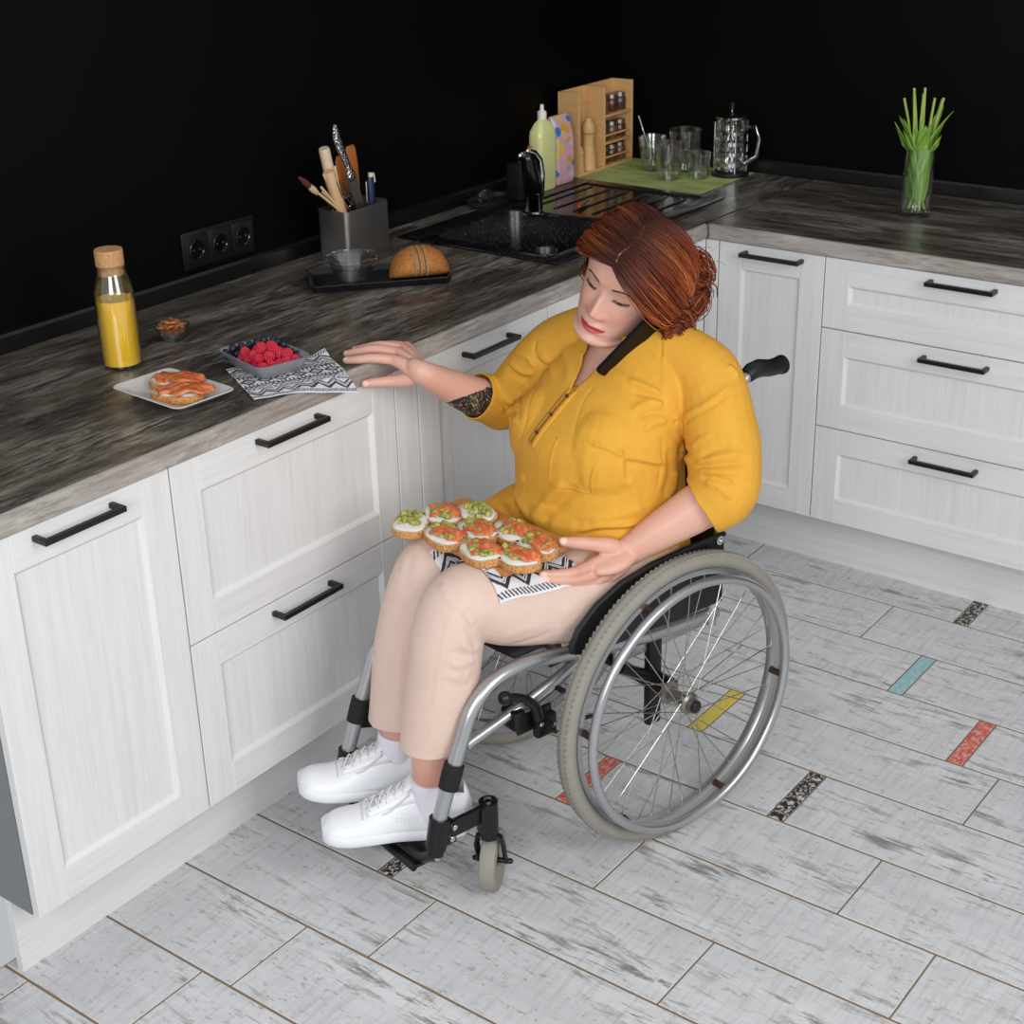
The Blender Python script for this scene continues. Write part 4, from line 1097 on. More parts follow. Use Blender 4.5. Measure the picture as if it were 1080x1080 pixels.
def norms(me):
    a = np.empty(len(me.vertices)*3, np.float32); me.vertex_normals.foreach_get('vector', a); return a.reshape(-1, 3).astype(float)
def setv(me, V): me.vertices.foreach_set('co', V.astype(np.float32).ravel()); me.update()
def folds(me, L, soft=None):
    """sew soft ridges and creases into cloth along polylines that follow the surface: (points, width, height)"""
    V, Nn = verts(me), norms(me); D = np.zeros(len(V))
    bv = BVHTree.FromPolygons([Vector(p) for p in V], [tuple(p.vertices) for p in me.polygons])
    for pts, w, amp in L:
        pts = catm(pts, 4) if len(pts) > 2 else [np.array(p, float) for p in pts]
        sn = []
        for a, b in zip(pts[:-1], pts[1:]):
            m = max(2, int(np.linalg.norm(b-a)/.004))
            for k in range(m): sn.append(tuple(bv.find_nearest(Vector(a+(b-a)*k/m))[0]))
        sn = np.array(sn); lo, hi = sn.min(0)-3*w, sn.max(0)+3*w
        idx = np.nonzero(((V > lo) & (V < hi)).all(1))[0]
        if not len(idx): continue
        d2 = ((V[idx][:, None, :]-sn[None])**2).sum(2); q = d2.argmin(1); t = q/max(1, len(sn)-1)
        D[idx] += amp*np.exp(-d2[np.arange(len(idx)), q]/w**2)*np.clip(np.minimum(t, 1-t)*6+.2, 0, 1)
    if soft:
        amp, sc = soft
        D += amp*np.array([noise.noise(Vector(p*sc)) for p in V])
    setv(me, V+Nn*D[:, None])
def drop(me, mask):
    """remove vertices where mask"""
    bm = bmesh.new(); bm.from_mesh(me); bm.verts.ensure_lookup_table()
    bmesh.ops.delete(bm, geom=[bm.verts[i] for i in np.nonzero(mask)[0]], context='VERTS'); bm.to_mesh(me); bm.free()
def trim_edge(me, it=8):
    bm = bmesh.new(); bm.from_mesh(me)
    for _ in range(it):
        bd = {v: [e.other_vert(v) for e in v.link_edges if e.is_boundary] for v in bm.verts if v.is_boundary}
        new = {v: (v.co*.5+sum((n.co for n in ns), Vector())/len(ns)*.5) for v, ns in bd.items() if ns}
        for v, c in new.items(): v.co = c
    bm.to_mesh(me); bm.free()
def put(me, name, mats, parent=PER, sm=True):
    me.materials.clear()
    for m in (mats if isinstance(mats, list) else [mats]): me.materials.append(m)
    if sm: me.shade_smooth()
    me.name = name
    o = bpy.data.objects.new(name, me); COL.objects.link(o); o.parent = parent; return o

# ---------------------------------------------------------------- joints
SHL, ELL, WRL = (-.125, .150, .925), (-.072, .260, .742), (.080, .163, .624)
SHR, ELR, WRR = (-.030, -.155, .925), (.012, -.280, .785), (.216, -.272, .898)
TORSO = [(-.015, .0, .455, .130, .160), (-.015, .0, .50, .158, .176), (-.006, .0, .58, .158, .170), (.0, .0, .66, .154, .165), (.002, .0, .73, .152, .164),
         (.002, .002, .80, .149, .166), (-.014, .004, .85, .134, .164), (-.034, .004, .89, .113, .158), (-.054, .002, .925, .096, .146), (-.066, .0, .955, .082, .122), (-.070, .0, .985, .068, .085), (-.068, .0, 1.005, .055, .06)]
def body():
    mb = MB()
    stations(mb, [(a, b, c, d-.016, e-.016, *(f or (0,))) for a, b, c, d, e, *f in TORSO])
    # neck and head
    limb(mb, [(-.056, -.004, .93, .062, .066), (-.058, -.006, .98, .054), (-.056, -.004, 1.03, .051), (-.046, .01, 1.07, .05)], up=(1, 0, 0))
    HEAD = [(-.112, .026, .078, .035), (-.106, .039, .089, .012), (-.094, .050, .0925, -.012), (-.078, .056, .0895, -.035), (-.06, .0615, .089, -.055), (-.04, .0655, .0885, -.07), (-.02, .0680, .0885, -.082), (0, .069, .089, -.092),
            (.02, .0715, .088, -.099), (.04, .0735, .092, -.104), (.06, .0745, .0935, -.105), (.08, .073, .088, -.101), (.10, .066, .073, -.088), (.118, .050, .05, -.065), (.13, .028, .022, -.038), (.133, .008, .0, -.012)]
    g2 = lambda x, y, x0, y0, sx, sy: math.exp(-((x-x0)/sx)**2-((y-y0)/sy)**2)
    rr = []
    for (y, w, zf, zb) in catm(HEAD, 5):
        ring = []; zc = min(-.01, zf-.03) if y > -.09 else (zf+zb)/2
        for k in range(120):
            a = 2*PI*k/120; a = a-.35*math.sin(a)      # denser at the front
            s, c = math.sin(a), math.cos(a); e = 2.25 if c > 0 else 2.0
            r = 1/((abs(s)**e+abs(c)**e)**(1/e))
            x = w*s*r; z = zc+(zf-zc if c > 0 else zc-zb)*c*r
            if c > 0:
                ax = abs(x); d = 0
                hn = np.interp(y, [-.040, -.034, -.027, -.021, -.012, .0, .012, .024, .036], [0, .010, .0215, .0250, .0200, .0135, .008, .004, 0])
                sg = np.interp(y, [-.034, -.022, 0, .024], [.0130, .0120, .0090, .0085])
                d += hn*math.exp(-(x/sg)**2)
                d += .0085*g2(ax, y, .0135, -.0275, .0068, .007)
                d -= .0085*g2(ax, y, .030, .022, .019, .013)
                d += .0068*g2(ax, y, .0315, .0205, .0135, .0085)
                d -= .0022*g2(ax, y, .0315, .0135, .013, .0028)
                d += .0030*g2(ax, y, .030, .042, .022, .007)
                d -= .0025*g2(x, y, 0, .028, .010, .010)
                d += .0085*g2(x, y, 0, -.0540, .022, .0058)+.0095*g2(x, y, 0, -.0675, .020, .0068)
                d -= .0050*g2(x, y, 0, -.0603, .022, .0022)
                d -= .003*g2(x, y, 0, -.076, .02, .005)
                d += .0050*g2(x, y, 0, -.096, .018, .012)
                d -= .0016*g2(x, y, 0, -.042, .004, .006)
                d += .0050*g2(ax, y, .042, -.016, .018, .020)
                d -= .0025*g2(ax, y, .030, -.052, .008, .012)
                z += d
            ring.append(HM @ Vector((x*FW, fy(y), z)))
        rr.append(ring)
    mb.rings(rr)
    for s in (-1, 1): mb.ell(HM @ Vector((s*.075, .0, -.012)), (.006, .017, .030), Matrix((HX, HZ, HY)).transposed().to_4x4(), 14, 10)
    # arms
    limb(mb, [(-.085, .03, .965, .040), (*SHL, .050), (-.108, .205, .83, .05), (*ELL, .047), (-.030, .232, .704, .043, .046), (.030, .195, .662, .034, .037), (*WRL, .0245, .0295), (.105, .160, .620, .022, .030)])
    limb(mb, [(-.072, -.035, .970, .036), (*SHR, .046), (-.008, -.222, .855, .047), (*ELR, .044), (.085, -.282, .815, .0405), (.155, -.278, .858, .033), (*WRR, .0245, .026), (.226, -.290, .905, .021, .027)])
    # legs (under the trousers down to the ankles)
    for K in LEGS: limb(mb, [(*p[:3], max(.03, p[3]-.02)) for p in K[:-1]]+[K[-1]], up=(1, 0, 0))
    for s, A, T_ in FEET:    # ankles into the shoes
        limb(mb, [A, T_], n=4, up=(1, 0, 0))
    hands(mb)
    me = voxel(mb, .0023, 2, .45)
    paint(me)
    return put(me, 'body', MSKIN)
# legs: hip, thigh, knee, shin, hem (centre + trouser radius), then the ankle
LEGS = [[(.03, .098, .545, .088), (.18, .094, .538, .086), (.30, .086, .562, .079), (.400, .078, .598, .068), (.436, .074, .545, .067), (.453, .070, .44, .068), (.474, .065, .33, .063), (.482, .062, .25, .0345)],
        [(.03, -.098, .545, .088), (.17, -.094, .542, .084), (.27, -.086, .568, .075), (.352, -.076, .597, .066), (.396, -.076, .54, .064), (.424, -.079, .44, .065), (.448, -.082, .31, .060), (.457, -.082, .25, .0345)]]
FEET = [(1, (.482, .062, .262, .0335), (.478, .060, .170, .028)), (-1, (.457, -.082, .252, .0335), (.462, -.088, .172, .028))]
NAILS = []
def finger(mb, pts, nail=None):
    limb(mb, pts, n=5, seg=14)
    if nail: NAILS.append((Vector(pts[-1][:3]), Vector(nail)))
def hands(mb):
    # right hand flat on the worktop edge
    up = (0, 0, 1)
    mc = [(.250, -.329, .921), (.226, -.347, .9255), (.203, -.364, .925), (.183, -.379, .9205)]
    base = Vector(WRR)
    for k, m in enumerate(mc):
        b = base+Vector((.010-.007*k, -.006-.008*k, .004))
        limb(mb, [(*b, .0155, .014), (*(b.lerp(Vector(m), .5)+Vector((0, 0, .002))), .0135, .0135), (*m, .0118, .0118)], n=4, seg=14)
    limb(mb, [(*base, .018, .026), (.222, -.300, .908, .016, .030), (.222, -.325, .915, .0135, .032)], n=4)
    nz = (0, 0, .6)
    finger(mb, [(*mc[0], .0108), (.283, -.352, .9265, .0095), (.304, -.372, .9235, .0088), (.318, -.394, .9195, .0074)], (.3, -.3, 1))
    finger(mb, [(*mc[1], .0110), (.258, -.379, .9325, .0096), (.281, -.405, .9265, .0088), (.295, -.427, .9195, .0074)], (.3, -.3, 1))
    finger(mb, [(*mc[2], .0106), (.232, -.393, .9315, .0092), (.254, -.418, .9255, .0084), (.268, -.439, .9188, .0070)], (.3, -.3, 1))
    finger(mb, [(*mc[3], .0095), (.206, -.401, .9255, .0080), (.221, -.418, .9215, .0074), (.231, -.432, .9182, .0062)], (.3, -.3, 1))
    finger(mb, [(.222, -.284, .893, .0155), (.240, -.304, .884, .0150), (.262, -.326, .880, .0115), (.286, -.341, .8795, .0098), (.306, -.350, .8795, .0078)], (.7, .9, .1))
    # left hand holding the end of the board: thumb above, fingers below
    w = Vector(WRL)
    limb(mb, [(*w, .022, .029), (.108, .161, .618, .0205, .037), (.130, .155, .615, .018, .039), (.150, .150, .613, .014, .033)], n=4)
    lm = [(.162, .150, .617), (.165, .155, .600), (.158, .156, .584), (.146, .153, .570)]
    for k, m in enumerate(lm):
        b = w+Vector((.012, .004, .006-.009*k)); limb(mb, [(*b, .0155), (*b.lerp(Vector(m), .5), .0150), (*m, .0130)], n=4, seg=14)
    finger(mb, [(*lm[0], .0128), (.203, .153, .619, .0108), (.235, .145, .623, .0098), (.261, .134, .628, .0080)], (.5, .9, .1))
    finger(mb, [(*lm[1], .0128), (.203, .154, .606, .0108), (.236, .147, .613, .0096), (.258, .136, .619, .0080)], (.5, .9, .1))
    finger(mb, [(*lm[2], .0120), (.193, .152, .594, .0102), (.222, .146, .604, .0094), (.242, .134, .611, .0076)])
    finger(mb, [(*lm[3], .0106), (.175, .149, .583, .0088), (.198, .142, .594, .0080), (.213, .130, .602, .0066)])
    finger(mb, [(.092, .160, .630, .0175), (.116, .156, .645, .0175), (.144, .147, .656, .0138), (.176, .133, .664, .0118), (.208, .129, .675, .0092)], (.35, .55, .75))
def paint(me):
    V = verts(me); n = len(V); C = np.zeros((n, 4), np.float32)
    H = (np.c_[V, np.ones(n)] @ np.array(HI).T)[:, :3]
    x, y, z = H[:, 0]/FW, H[:, 1], H[:, 2]; y = np.where(y < -.06, -.06+(y+.06)/.84, y); ax = abs(x)
    G = lambda a, a0, b, b0, sa, sb: np.exp(-((a-a0)/sa)**2-((b-b0)/sb)**2)
    head = (z > .03) & (y > -.12) & (y < .12)
    sk0 = np.array(lin('#d4a593')[:3]); C[:, :3] = sk0; C[:, 3] = 1
    def blend(m, c, k=1):
        m = np.clip(m*k, 0, 1)[:, None]; C[:, :3] = C[:, :3]*(1-m)+np.array(lin(c)[:3])*m
    blend(G(ax, .042, y, -.02, .022, .02)*head*.42, '#cf8a7c'); blend(G(x, 0, y, -.026, .016, .010)*head*.45, '#cc8474')
    blend(G(ax, .031, y, .024, .016, .009)*head*.5, '#b98370')
    # lips
    up = (y < -.0500+.0022*np.cos(x/.0075)-.10*ax*0) & (y > -.0605)
    lipw = .0265
    hu = .0078*np.clip(1-(ax/lipw)**2, 0, 1)**.7*(1-.22*np.exp(-(x/.004)**2)); hl = .0098*np.clip(1-(ax/lipw)**2, 0, 1)**.6
    yl = -.0603+.0015*np.clip(ax/lipw, 0, 1)
    lips = head & (y < yl+hu) & (y > yl-hl) & (ax < lipw) & (z > .06)
    blend(lips.astype(float), '#b8404a'); blend((lips & (abs(y-yl) < .0014)).astype(float), '#6d2028', .8)
    # eyes, cast down: a thin open slit under the lid
    ex = (ax-.0315)/.0135
    ye = .0135+.0022*ex**2
    eye = head & (abs(ex) < 1) & (y < ye+.0008) & (y > ye-.0026*(1-ex**2))
    blend(eye.astype(float), '#b9a79f'); blend((eye & (abs(ax-.0305) < .0042)).astype(float), '#3a3330')
    lid = head & (abs(ex) < 1.05) & (abs(y-ye-.0014) < .0013)
    blend(lid.astype(float), '#2d1d19', .85)
    # scalp under the hair
    # knuckles and finger tips a little redder
    for p in ((.250, -.329, .933), (.226, -.347, .937), (.203, -.364, .936), (.160, .152, .620), (.163, .156, .603), (.196, .158, .623), (.148, .146, .662)):
        blend(np.exp(-(np.linalg.norm(V-np.array(p), axis=1)/.013)**2)*.4, '#cc7f70')
    blend(np.exp(-((V[:, 2]-.235)/.05)**2)*(V[:, 2] < .30)*.6, '#bf7f70')
    for c, d in NAILS:
        d = d.normalized(); q = V-np.array(c+d*.006); r = np.linalg.norm(q, axis=1)
        blend(((r < .0068)).astype(float), '#ecc9bb', .85)
    at = me.color_attributes.new('tint', 'FLOAT_COLOR', 'POINT'); at.data.foreach_set('color', C.ravel())
    # tattooed outside of the right forearm, just below the cuff
    a, b = np.array(ELR), np.array(WRR); ab = b-a; t = ((V-a)@ab)/(ab@ab); foot = a+t[:, None]*ab; q = V-foot
    side = np.array((.45, .35, -.82)); side = side-ab*(side@ab)/(ab@ab); side /= np.linalg.norm(side)
    cosn = (q@side)/(np.linalg.norm(q, axis=1)+1e-9); on = (np.linalg.norm(q, axis=1) < .07) & (t > .05) & (t < .9)
    lim = .30+.28*np.clip((cosn+.1)/1.1, 0, 1)
    m = on*np.clip((lim+.12-t)/.05, 0, 1)*np.clip((cosn+.45)/.3, 0, 1)
    at = me.attributes.new('ink', 'FLOAT', 'POINT'); at.data.foreach_set('value', m.astype(np.float32))
    at = me.attributes.new('along', 'FLOAT', 'POINT'); at.data.foreach_set('value', t.astype(np.float32))
def skin():
    t = NT('skin'); c = t.n('Attribute', {'attribute_name': 'tint'}).outputs['Color']; ink = t.n('Attribute', {'attribute_name': 'ink'}).outputs['Fac']; al = t.n('Attribute', {'attribute_name': 'along'}).outputs['Fac']
    v = t.coord()
    col = t.mix(t.math('MULTIPLY', t.noise(v, 110, 3), .22), c, t.mix(1.0, c, (.9, .74, .68, 1), 'MULTIPLY'))
    leafy = t.noise(t.coord((95, 95, 60)), 1, 3, .6, 1.6); edge = t.noise(t.coord((220, 220, 80)), 1, 2)
    m = t.math('MULTIPLY', t.ramp(t.math('MULTIPLY_ADD', edge, .55, t.math('MULTIPLY', ink, .75)), [(.60, g(0)), (.66, g(1))]), t.ramp(leafy, [(.36, g(.15)), (.44, g(1))]))
    inkc = t.mix(t.ramp(t.noise(t.coord((60, 60, 60), loc=(4, 1, 2)), 1, 2), [(.52, g(0)), (.57, g(1))]), lin('#2b2826'), lin('#24402c'))
    red = t.ramp(t.noise(t.coord((75, 75, 75), loc=(1.3, 9, 3)), 1, 1), [(.70, g(0)), (.73, g(1))])
    inkc = t.mix(red, inkc, lin('#a83f2c'))
    col = t.mix(m, col, inkc)
    t.P(Base_Color=col, Roughness=.46)
    t.b.inputs['Subsurface Weight'].default_value = .18; t.b.inputs['Subsurface Radius'].default_value = (.9, .35, .2); t.b.inputs['Subsurface Scale'].default_value = .006
    t.bump(t.noise(v, 700, 3), .06, .0006)
    return t.m
MSKIN = skin()
BODY = body()

# ---------------------------------------------------------------- blouse
MYEL = NT('mustard_linen'); v = MYEL.coord()
wv = MYEL.noise(MYEL.coord((700, 700, 180)), 1, 2); MYEL.bump(wv, .22, .0008)
MYEL = MYEL.P(Base_Color=MYEL.mix(MYEL.noise(v, 60, 4), lin('#cd9226'), lin('#d8a237')), Roughness=.82)
BFOLDS = []
TFOLDS = []
BFOLDS += [
    ([(-.065,.101,.999),(-.04,.122,.954),(-.017,.149,.919),(-.01,.168,.878)],.0032,-.0032),
    ([(-.067,.103,.999),(-.043,.123,.954),(-.021,.151,.919)],.004,.002),
    ([(.024,-.162,.951),(.032,-.157,.928),(.025,-.133,.905),(.045,-.092,.91)],.004,-.004),
    ([(-.032,.171,.852),(-.045,.201,.874),(-.064,.231,.899),(-.114,.242,.923)],.0045,-.0045),
    ([(-.037,.17,.861),(-.049,.204,.885),(-.071,.23,.909),(-.117,.236,.931)],.008,.0045),
    ([(-.133,.229,.938),(-.13,.219,.95),(-.123,.212,.958)],.006,.006),
    ([(-.021,.238,.802),(-.032,.272,.817),(-.083,.304,.825)],.006,.005),
    ([(-.019,.243,.795),(-.034,.284,.808),(-.083,.312,.807)],.005,-.006),
    ([(-.017,.247,.789),(-.03,.288,.796),(-.064,.314,.794)],.006,.005),
    ([(-.024,.246,.811),(-.037,.266,.83),(-.064,.288,.84)],.006,-.005),
    ([(-.015,.259,.782),(-.027,.291,.786),(-.046,.315,.773)],.005,-.005),
    ([(-.03,.218,.823),(-.035,.234,.842),(-.044,.252,.851)],.006,.004),
    ([(-.015,.27,.775),(-.024,.296,.77),(-.039,.316,.748)],.006,.004),
    ([(-.013,.154,.911),(.001,.133,.924),(.02,.094,.934)],.006,.0055),
    ([(-.013,.157,.906),(.007,.139,.914),(.025,.115,.918)],.005,-.005),
    ([(-.012,.161,.897),(.013,.146,.903),(.046,.131,.887)],.007,.005),
    ([(-.011,.166,.883),(.015,.156,.886),(.039,.145,.879)],.006,-.0055),
    ([(-.011,.17,.868),(.016,.164,.867),(.038,.159,.856)],.007,.005),
    ([(-.015,.172,.845),(-.061,.159,.796),(-.026,.223,.809)],.006,-.005),
    ([(-.035,.17,.829),(-.08,.148,.777),(-.024,.225,.802)],.008,.005),
    ([(.124,.113,.841),(.105,.144,.831),(.081,.162,.819)],.005,.005),
    ([(.124,.12,.835),(.103,.149,.825),(.083,.164,.813)],.005,-.004),
    ([(.088,.159,.82),(.048,.17,.804),(-.016,.169,.782)],.006,.0055),
    ([(.084,.165,.808),(.041,.171,.793),(-.01,.169,.769)],.006,-.005),
    ([(.077,.157,.834),(.08,.167,.805),(.076,.166,.76)],.008,-.0055),
    ([(.084,.154,.835),(.089,.164,.796),(.079,.161,.749)],.01,.004),
    ([(.072,.168,.77),(.058,.16,.731),(.052,.162,.696)],.01,.004),
    ([(.002,.172,.839),(-.001,.17,.783),(.009,.168,.73)],.004,-.003),
    ([(-.019,.171,.811),(-.026,.167,.753),(-.005,.168,.71)],.01,-.005),
    ([(-.044,.163,.758),(-.041,.163,.725),(-.012,.168,.702)],.01,.005),
    ([(.168,-.006,.655),(.159,.024,.705),(.147,.07,.763)],.012,.008),
    ([(.167,.02,.66),(.153,.053,.707),(.144,.097,.758)],.01,-.006),
    ([(.14,-.095,.683),(.164,-.04,.673),(.168,-.011,.656)],.012,.006),
    ([(.136,-.126,.642),(.163,-.041,.655)],.01,-.005),
    ([(.144,-.08,.7),(.154,-.041,.739)],.01,.005),
    ([(.142,.087,.662),(.111,.128,.676),(.052,.162,.674)],.007,.007),
    ([(.138,.09,.65),(.107,.131,.666),(.04,.164,.662)],.006,-.006),
    ([(.127,.108,.684),(.091,.144,.697),(.028,.166,.702)],.01,.004),
    ([(.04,-.227,.893),(.041,-.179,.883),(.035,-.161,.889)],.006,.005),
    ([(.044,-.227,.885),(.042,-.186,.87),(.034,-.167,.873)],.006,-.006),
    ([(.028,-.224,.916),(.037,-.17,.915),(.035,-.158,.895)],.006,.005),
    ([(.066,-.233,.814),(.044,-.226,.792),(.13,-.089,.842)],.005,-.005),
    ([(.057,-.235,.828),(.044,-.216,.813),(.112,-.108,.854)],.006,.005),
    ([(.047,-.231,.786),(.132,-.103,.827),(.137,-.081,.829)],.005,.004),
    ([(.037,-.181,.855),(.103,-.117,.855),(.135,-.08,.834)],.005,-.005),
    ([(.044,-.314,.834),(.05,-.251,.855),(.05,-.225,.867)],.004,.003),
    ([(.03,-.145,.925),(.032,-.109,.912),(.056,-.065,.907)],.008,.004),
    ([(.014,-.09,.941),(.037,-.051,.929),(.061,-.019,.909)],.01,.004),
    ([(-.091,-.137,.882),(.023,.068,.939),(-.002,.13,.928)],.01,.004),
    ([(.035,-.127,.896),(.093,-.091,.876),(.124,-.07,.851),(.136,-.061,.826)],.0022,-.0022),
    ([(.053,.041,.915),(.083,.041,.888),(.129,.066,.842)],.0022,-.0022),
    ([(.13,.066,.841),(.121,.124,.836),(.084,.159,.823)],.0024,-.0024),
    ([(.084,.159,.823),(.056,.149,.857),(.038,.142,.883)],.0022,-.0022)]
TFOLDS += [
    ([(.447,.074,.649),(.455,.104,.636),(.448,.127,.619)],.006,.005),
    ([(.449,.127,.618),(.438,.141,.578),(.418,.137,.528)],.005,-.006),
    ([(.444,.131,.615),(.427,.142,.584)],.007,.006),
    ([(.449,.126,.619),(.47,.122,.591),(.488,.121,.526),(.505,.115,.427)],.0035,.003),
    ([(.448,.129,.615),(.43,.134,.622),(.409,.141,.621),(.377,.148,.614)],.004,-.003),
    ([(.418,.137,.526),(.439,.14,.54),(.46,.135,.569)],.006,.006),
    ([(.421,.137,.522),(.449,.139,.531),(.473,.13,.546)],.006,-.006),
    ([(.427,.138,.517),(.449,.139,.514),(.479,.129,.516)],.007,.005),
    ([(.434,.138,.493),(.46,.137,.493),(.484,.127,.493)],.008,.004),
    ([(.44,.138,.461),(.469,.135,.476),(.487,.125,.493)],.008,-.004),
    ([(.445,.139,.488),(.472,.133,.505),(.486,.124,.521)],.007,-.004),
    ([(.436,-.048,.589),(.456,-.044,.538),(.469,-.036,.466),(.482,-.036,.347)],.006,.003),
    ([(.403,-.075,.642),(.427,-.059,.612),(.443,-.047,.572)],.008,-.004),
    ([(.425,-.1,.611),(.427,-.074,.616)],.006,-.004),
    ([(.363,.14,.535),(.332,.157,.546),(.275,.169,.55)],.01,.003),
    ([(.337,.128,.506),(.306,.151,.514),(.262,.167,.525)],.007,-.004),
    ([(.254,.171,.553),(.196,.171,.572),(.135,.169,.585)],.01,.003)]
def blouse():
    mb = MB()
    stations(mb, [(a, b, c, d+.004, e+.004, *(f or (0,))) for a, b, c, d, e, *f in TORSO[1:]])
    # lower front lying over the lap, and the bust
    limb(mb, [(-.06, -.11, .60, .080, .080), (.03, -.115, .612, .070, .085), (.10, -.125, .618, .048, .078), (.150, -.132, .626, .030, .055)], up=(0, 0, 1)); limb(mb, [(.04, .065, .60, .075, .085), (.10, .072, .590, .055, .075), (.135, .07, .585, .04, .065)], up=(0, 0, 1))
    mb.ell((.040, .080, .785), (.102, .086, .11)); mb.ell((.050, -.075, .79), (.096, .084, .10))
    mb.ell((.042, -.004, .665), (.128, .150, .11))
    limb(mb, [(-.09, .04, .972, .058), (*SHL, .066), (-.108, .212, .845, .069), (-.088, .246, .785, .070), (*ELL, .067), (-.055, .250, .722, .063), (-.036, .237, .708, .0575)], rnd=False)
    limb(mb, [(-.075, -.05, .985, .056), (*SHR, .061), (-.008, -.220, .860, .058), (*ELR, .055), (.045, -.281, .797, .051), (.088, -.281, .819, .0485)], rnd=False)
    # fall collar around the neck
    limb(mb, [(-.055, .0, .93, .080, .088), (-.062, .0, .985, .070, .076), (-.062, .0, 1.005, .066, .070)], up=(1, 0, 0), rnd=False)
    me = voxel(mb, .0032, 8, .5)
    F = BFOLDS
    folds(me, F, (.0016, 16))
    V, Nn = verts(me), norms(me)
    # open the neck, the cuffs and the hem
    neck = (V[:, 2] > .94) & (((V[:, 0]+.058)/.062)**2+((V[:, 1])/.066)**2 < 1)
    vz = V[:, 2]; bc = -.006+(vz-.86)*.10
    wid = np.clip((vz-.895)*.42, 0, .045)
    neck |= (V[:, 0] > -.01) & (vz > .895) & (abs(V[:, 1]-bc) < wid) & (vz < 1.02)
    def cuff(c, d, r):
        d = np.array(d)/np.linalg.norm(d); q = V-np.array(c); s = q@d; return (abs(s) < .012) & (np.linalg.norm(q, axis=1) < r) & (Nn@d > .5)
    dl = np.array((-.036, .237, .708))-np.array(ELL); dr = np.array((.088, -.281, .819))-np.array(ELR)
    m = neck | cuff((-.036, .237, .708), dl, .064) | cuff((.088, -.281, .819), dr, .056) | (vz < .498)
    drop(me, m); trim_edge(me)
    o = put(me, 'blouse', MYEL); s = solid(o, .0024, -1)
    return o
BLOUSE = blouse()
def bvh_of(o):
    dg = bpy.context.evaluated_depsgraph_get(); dg.update()
    e = o.evaluated_get(dg); me = e.to_mesh(); b = BVHTree.FromPolygons([v.co.copy() for v in me.vertices], [tuple(p.vertices) for p in me.polygons]); e.to_mesh_clear(); return b
def strip_on(bvh, pts, width, lift, name, m, parent, d=(-1, 0, 0), thick=.0018, n=10):
    """cloth strip laid on a surface along points"""
    d = Vector(d); L = []
    for i in range(len(pts)-1):
        for k in range(n): L.append(Vector(pts[i]).lerp(Vector(pts[i+1]), k/n))
    L.append(Vector(pts[-1])); mb = MB(); rows = []
    for i, p in enumerate(L):
        t = (L[min(i+1, len(L)-1)]-L[max(i-1, 0)]).normalized(); sd = t.cross(d).normalized(); row = []
        for w in (-1, -.4, .4, 1):
            q = p+sd*w*width/2; h = bvh.ray_cast(q-d*.15, d, .5)
            row.append((h[0]-d*lift) if h[0] else None)
        rows.append(row)
    V = [[mb.bm.verts.new(q) if q else None for q in r] for r in rows]
    for i in range(len(V)-1):
        for j in range(3):
            f = (V[i][j], V[i+1][j], V[i+1][j+1], V[i][j+1])
            if all(f): mb.bm.faces.new(f)
    for vv in list(mb.bm.verts):
        if not vv.link_faces: mb.bm.verts.remove(vv)
    o = mb.build(name, m, parent, ang=60); solid(o, thick, 0); return o
bb_bl = bvh_of(BLOUSE)
pl = strip_on(bb_bl, [(.2, .002, .905), (.2, -.008, .86), (.2, -.026, .805)], .026, .0018, 'placket', MYEL, BLOUSE)
strip_on(bb_bl, [(.2, .002, .903), (.2, -.009, .86), (.2, -.025, .81)], .0055, .0040, 'placket_shade_strip', plain('shaded_cloth_edge', '#8f5c0c', .85), BLOUSE, thick=.001)  # darker strip for the open slit, its shade put into the colour
for (b, z) in ((.000, .893), (-.008, .862), (-.019, .830)):
    h = bb_bl.ray_cast(Vector((.4, b, z)), Vector((-1, 0, 0)), .6)
    if h[0]: MB().lathe([(.0045, 0), (.0045, .0016), (.003, .0022), (.001, .0018)], h[0]+Vector((.0045, 0, 0)), 14, Matrix.Rotation(PI/2, 4, 'Y')).build('button', plain('dark_button', '#3a2416', .35), BLOUSE)
for s, pts in ((1, [(.2, .035, .835), (.2, .032, .75), (.2, .115, .742), (.2, .125, .80)]), (-1, [(.2, -.055, .845), (.2, -.06, .80), (.2, -.125, .80), (.2, -.125, .85)])):
    strip_on(bb_bl, pts, .004, .0006, 'pocket_seam', MYEL, BLOUSE, thick=.0014, n=12)
def cuffband(c, d, r, name):
    M = Vector(d).normalized().to_track_quat('Z', 'Y').to_matrix().to_4x4()
for c in ():
    pass

# ---------------------------------------------------------------- trousers
MTRO = NT('blush_twill'); v = MTRO.coord(); MTRO.bump(MTRO.noise(MTRO.coord((500, 500, 500)), 1, 2), .1, .0006)
MTRO = MTRO.P(Base_Color=MTRO.mix(MTRO.noise(v, 40, 3), lin('#cdb1a3'), lin('#d6bdb0')), Roughness=.8)
def trousers():
    mb = MB()
    stations(mb, [(-.02, 0, .468, .12, .155), (-.015, 0, .50, .158, .182), (0, 0, .55, .162, .183), (.0, 0, .60, .155, .175)])
    for K in LEGS: limb(mb, [p for p in K[:-1]]+[(K[-2][0]+.004, K[-2][1], K[-2][2]-.02, K[-2][3])], n=7, seg=30, up=(1, 0, 0), rnd=True)
    me = voxel(mb, .0034, 6, .5)
    F = TFOLDS
    folds(me, [(p, w*1.25, a*.55) for p, w, a in F], (.0016, 14))
    V = verts(me)
    m = (V[:, 2] < .322-.3*(V[:, 0]-.47)*0) & (V[:, 1] > -.01) | (V[:, 2] < .298) & (V[:, 1] <= -.01)
    drop(me, m); trim_edge(me)
    o = put(me, 'trousers', MTRO); solid(o, .0025, -1); return o
TROUS = trousers()
bb_tr = bvh_of(TROUS)

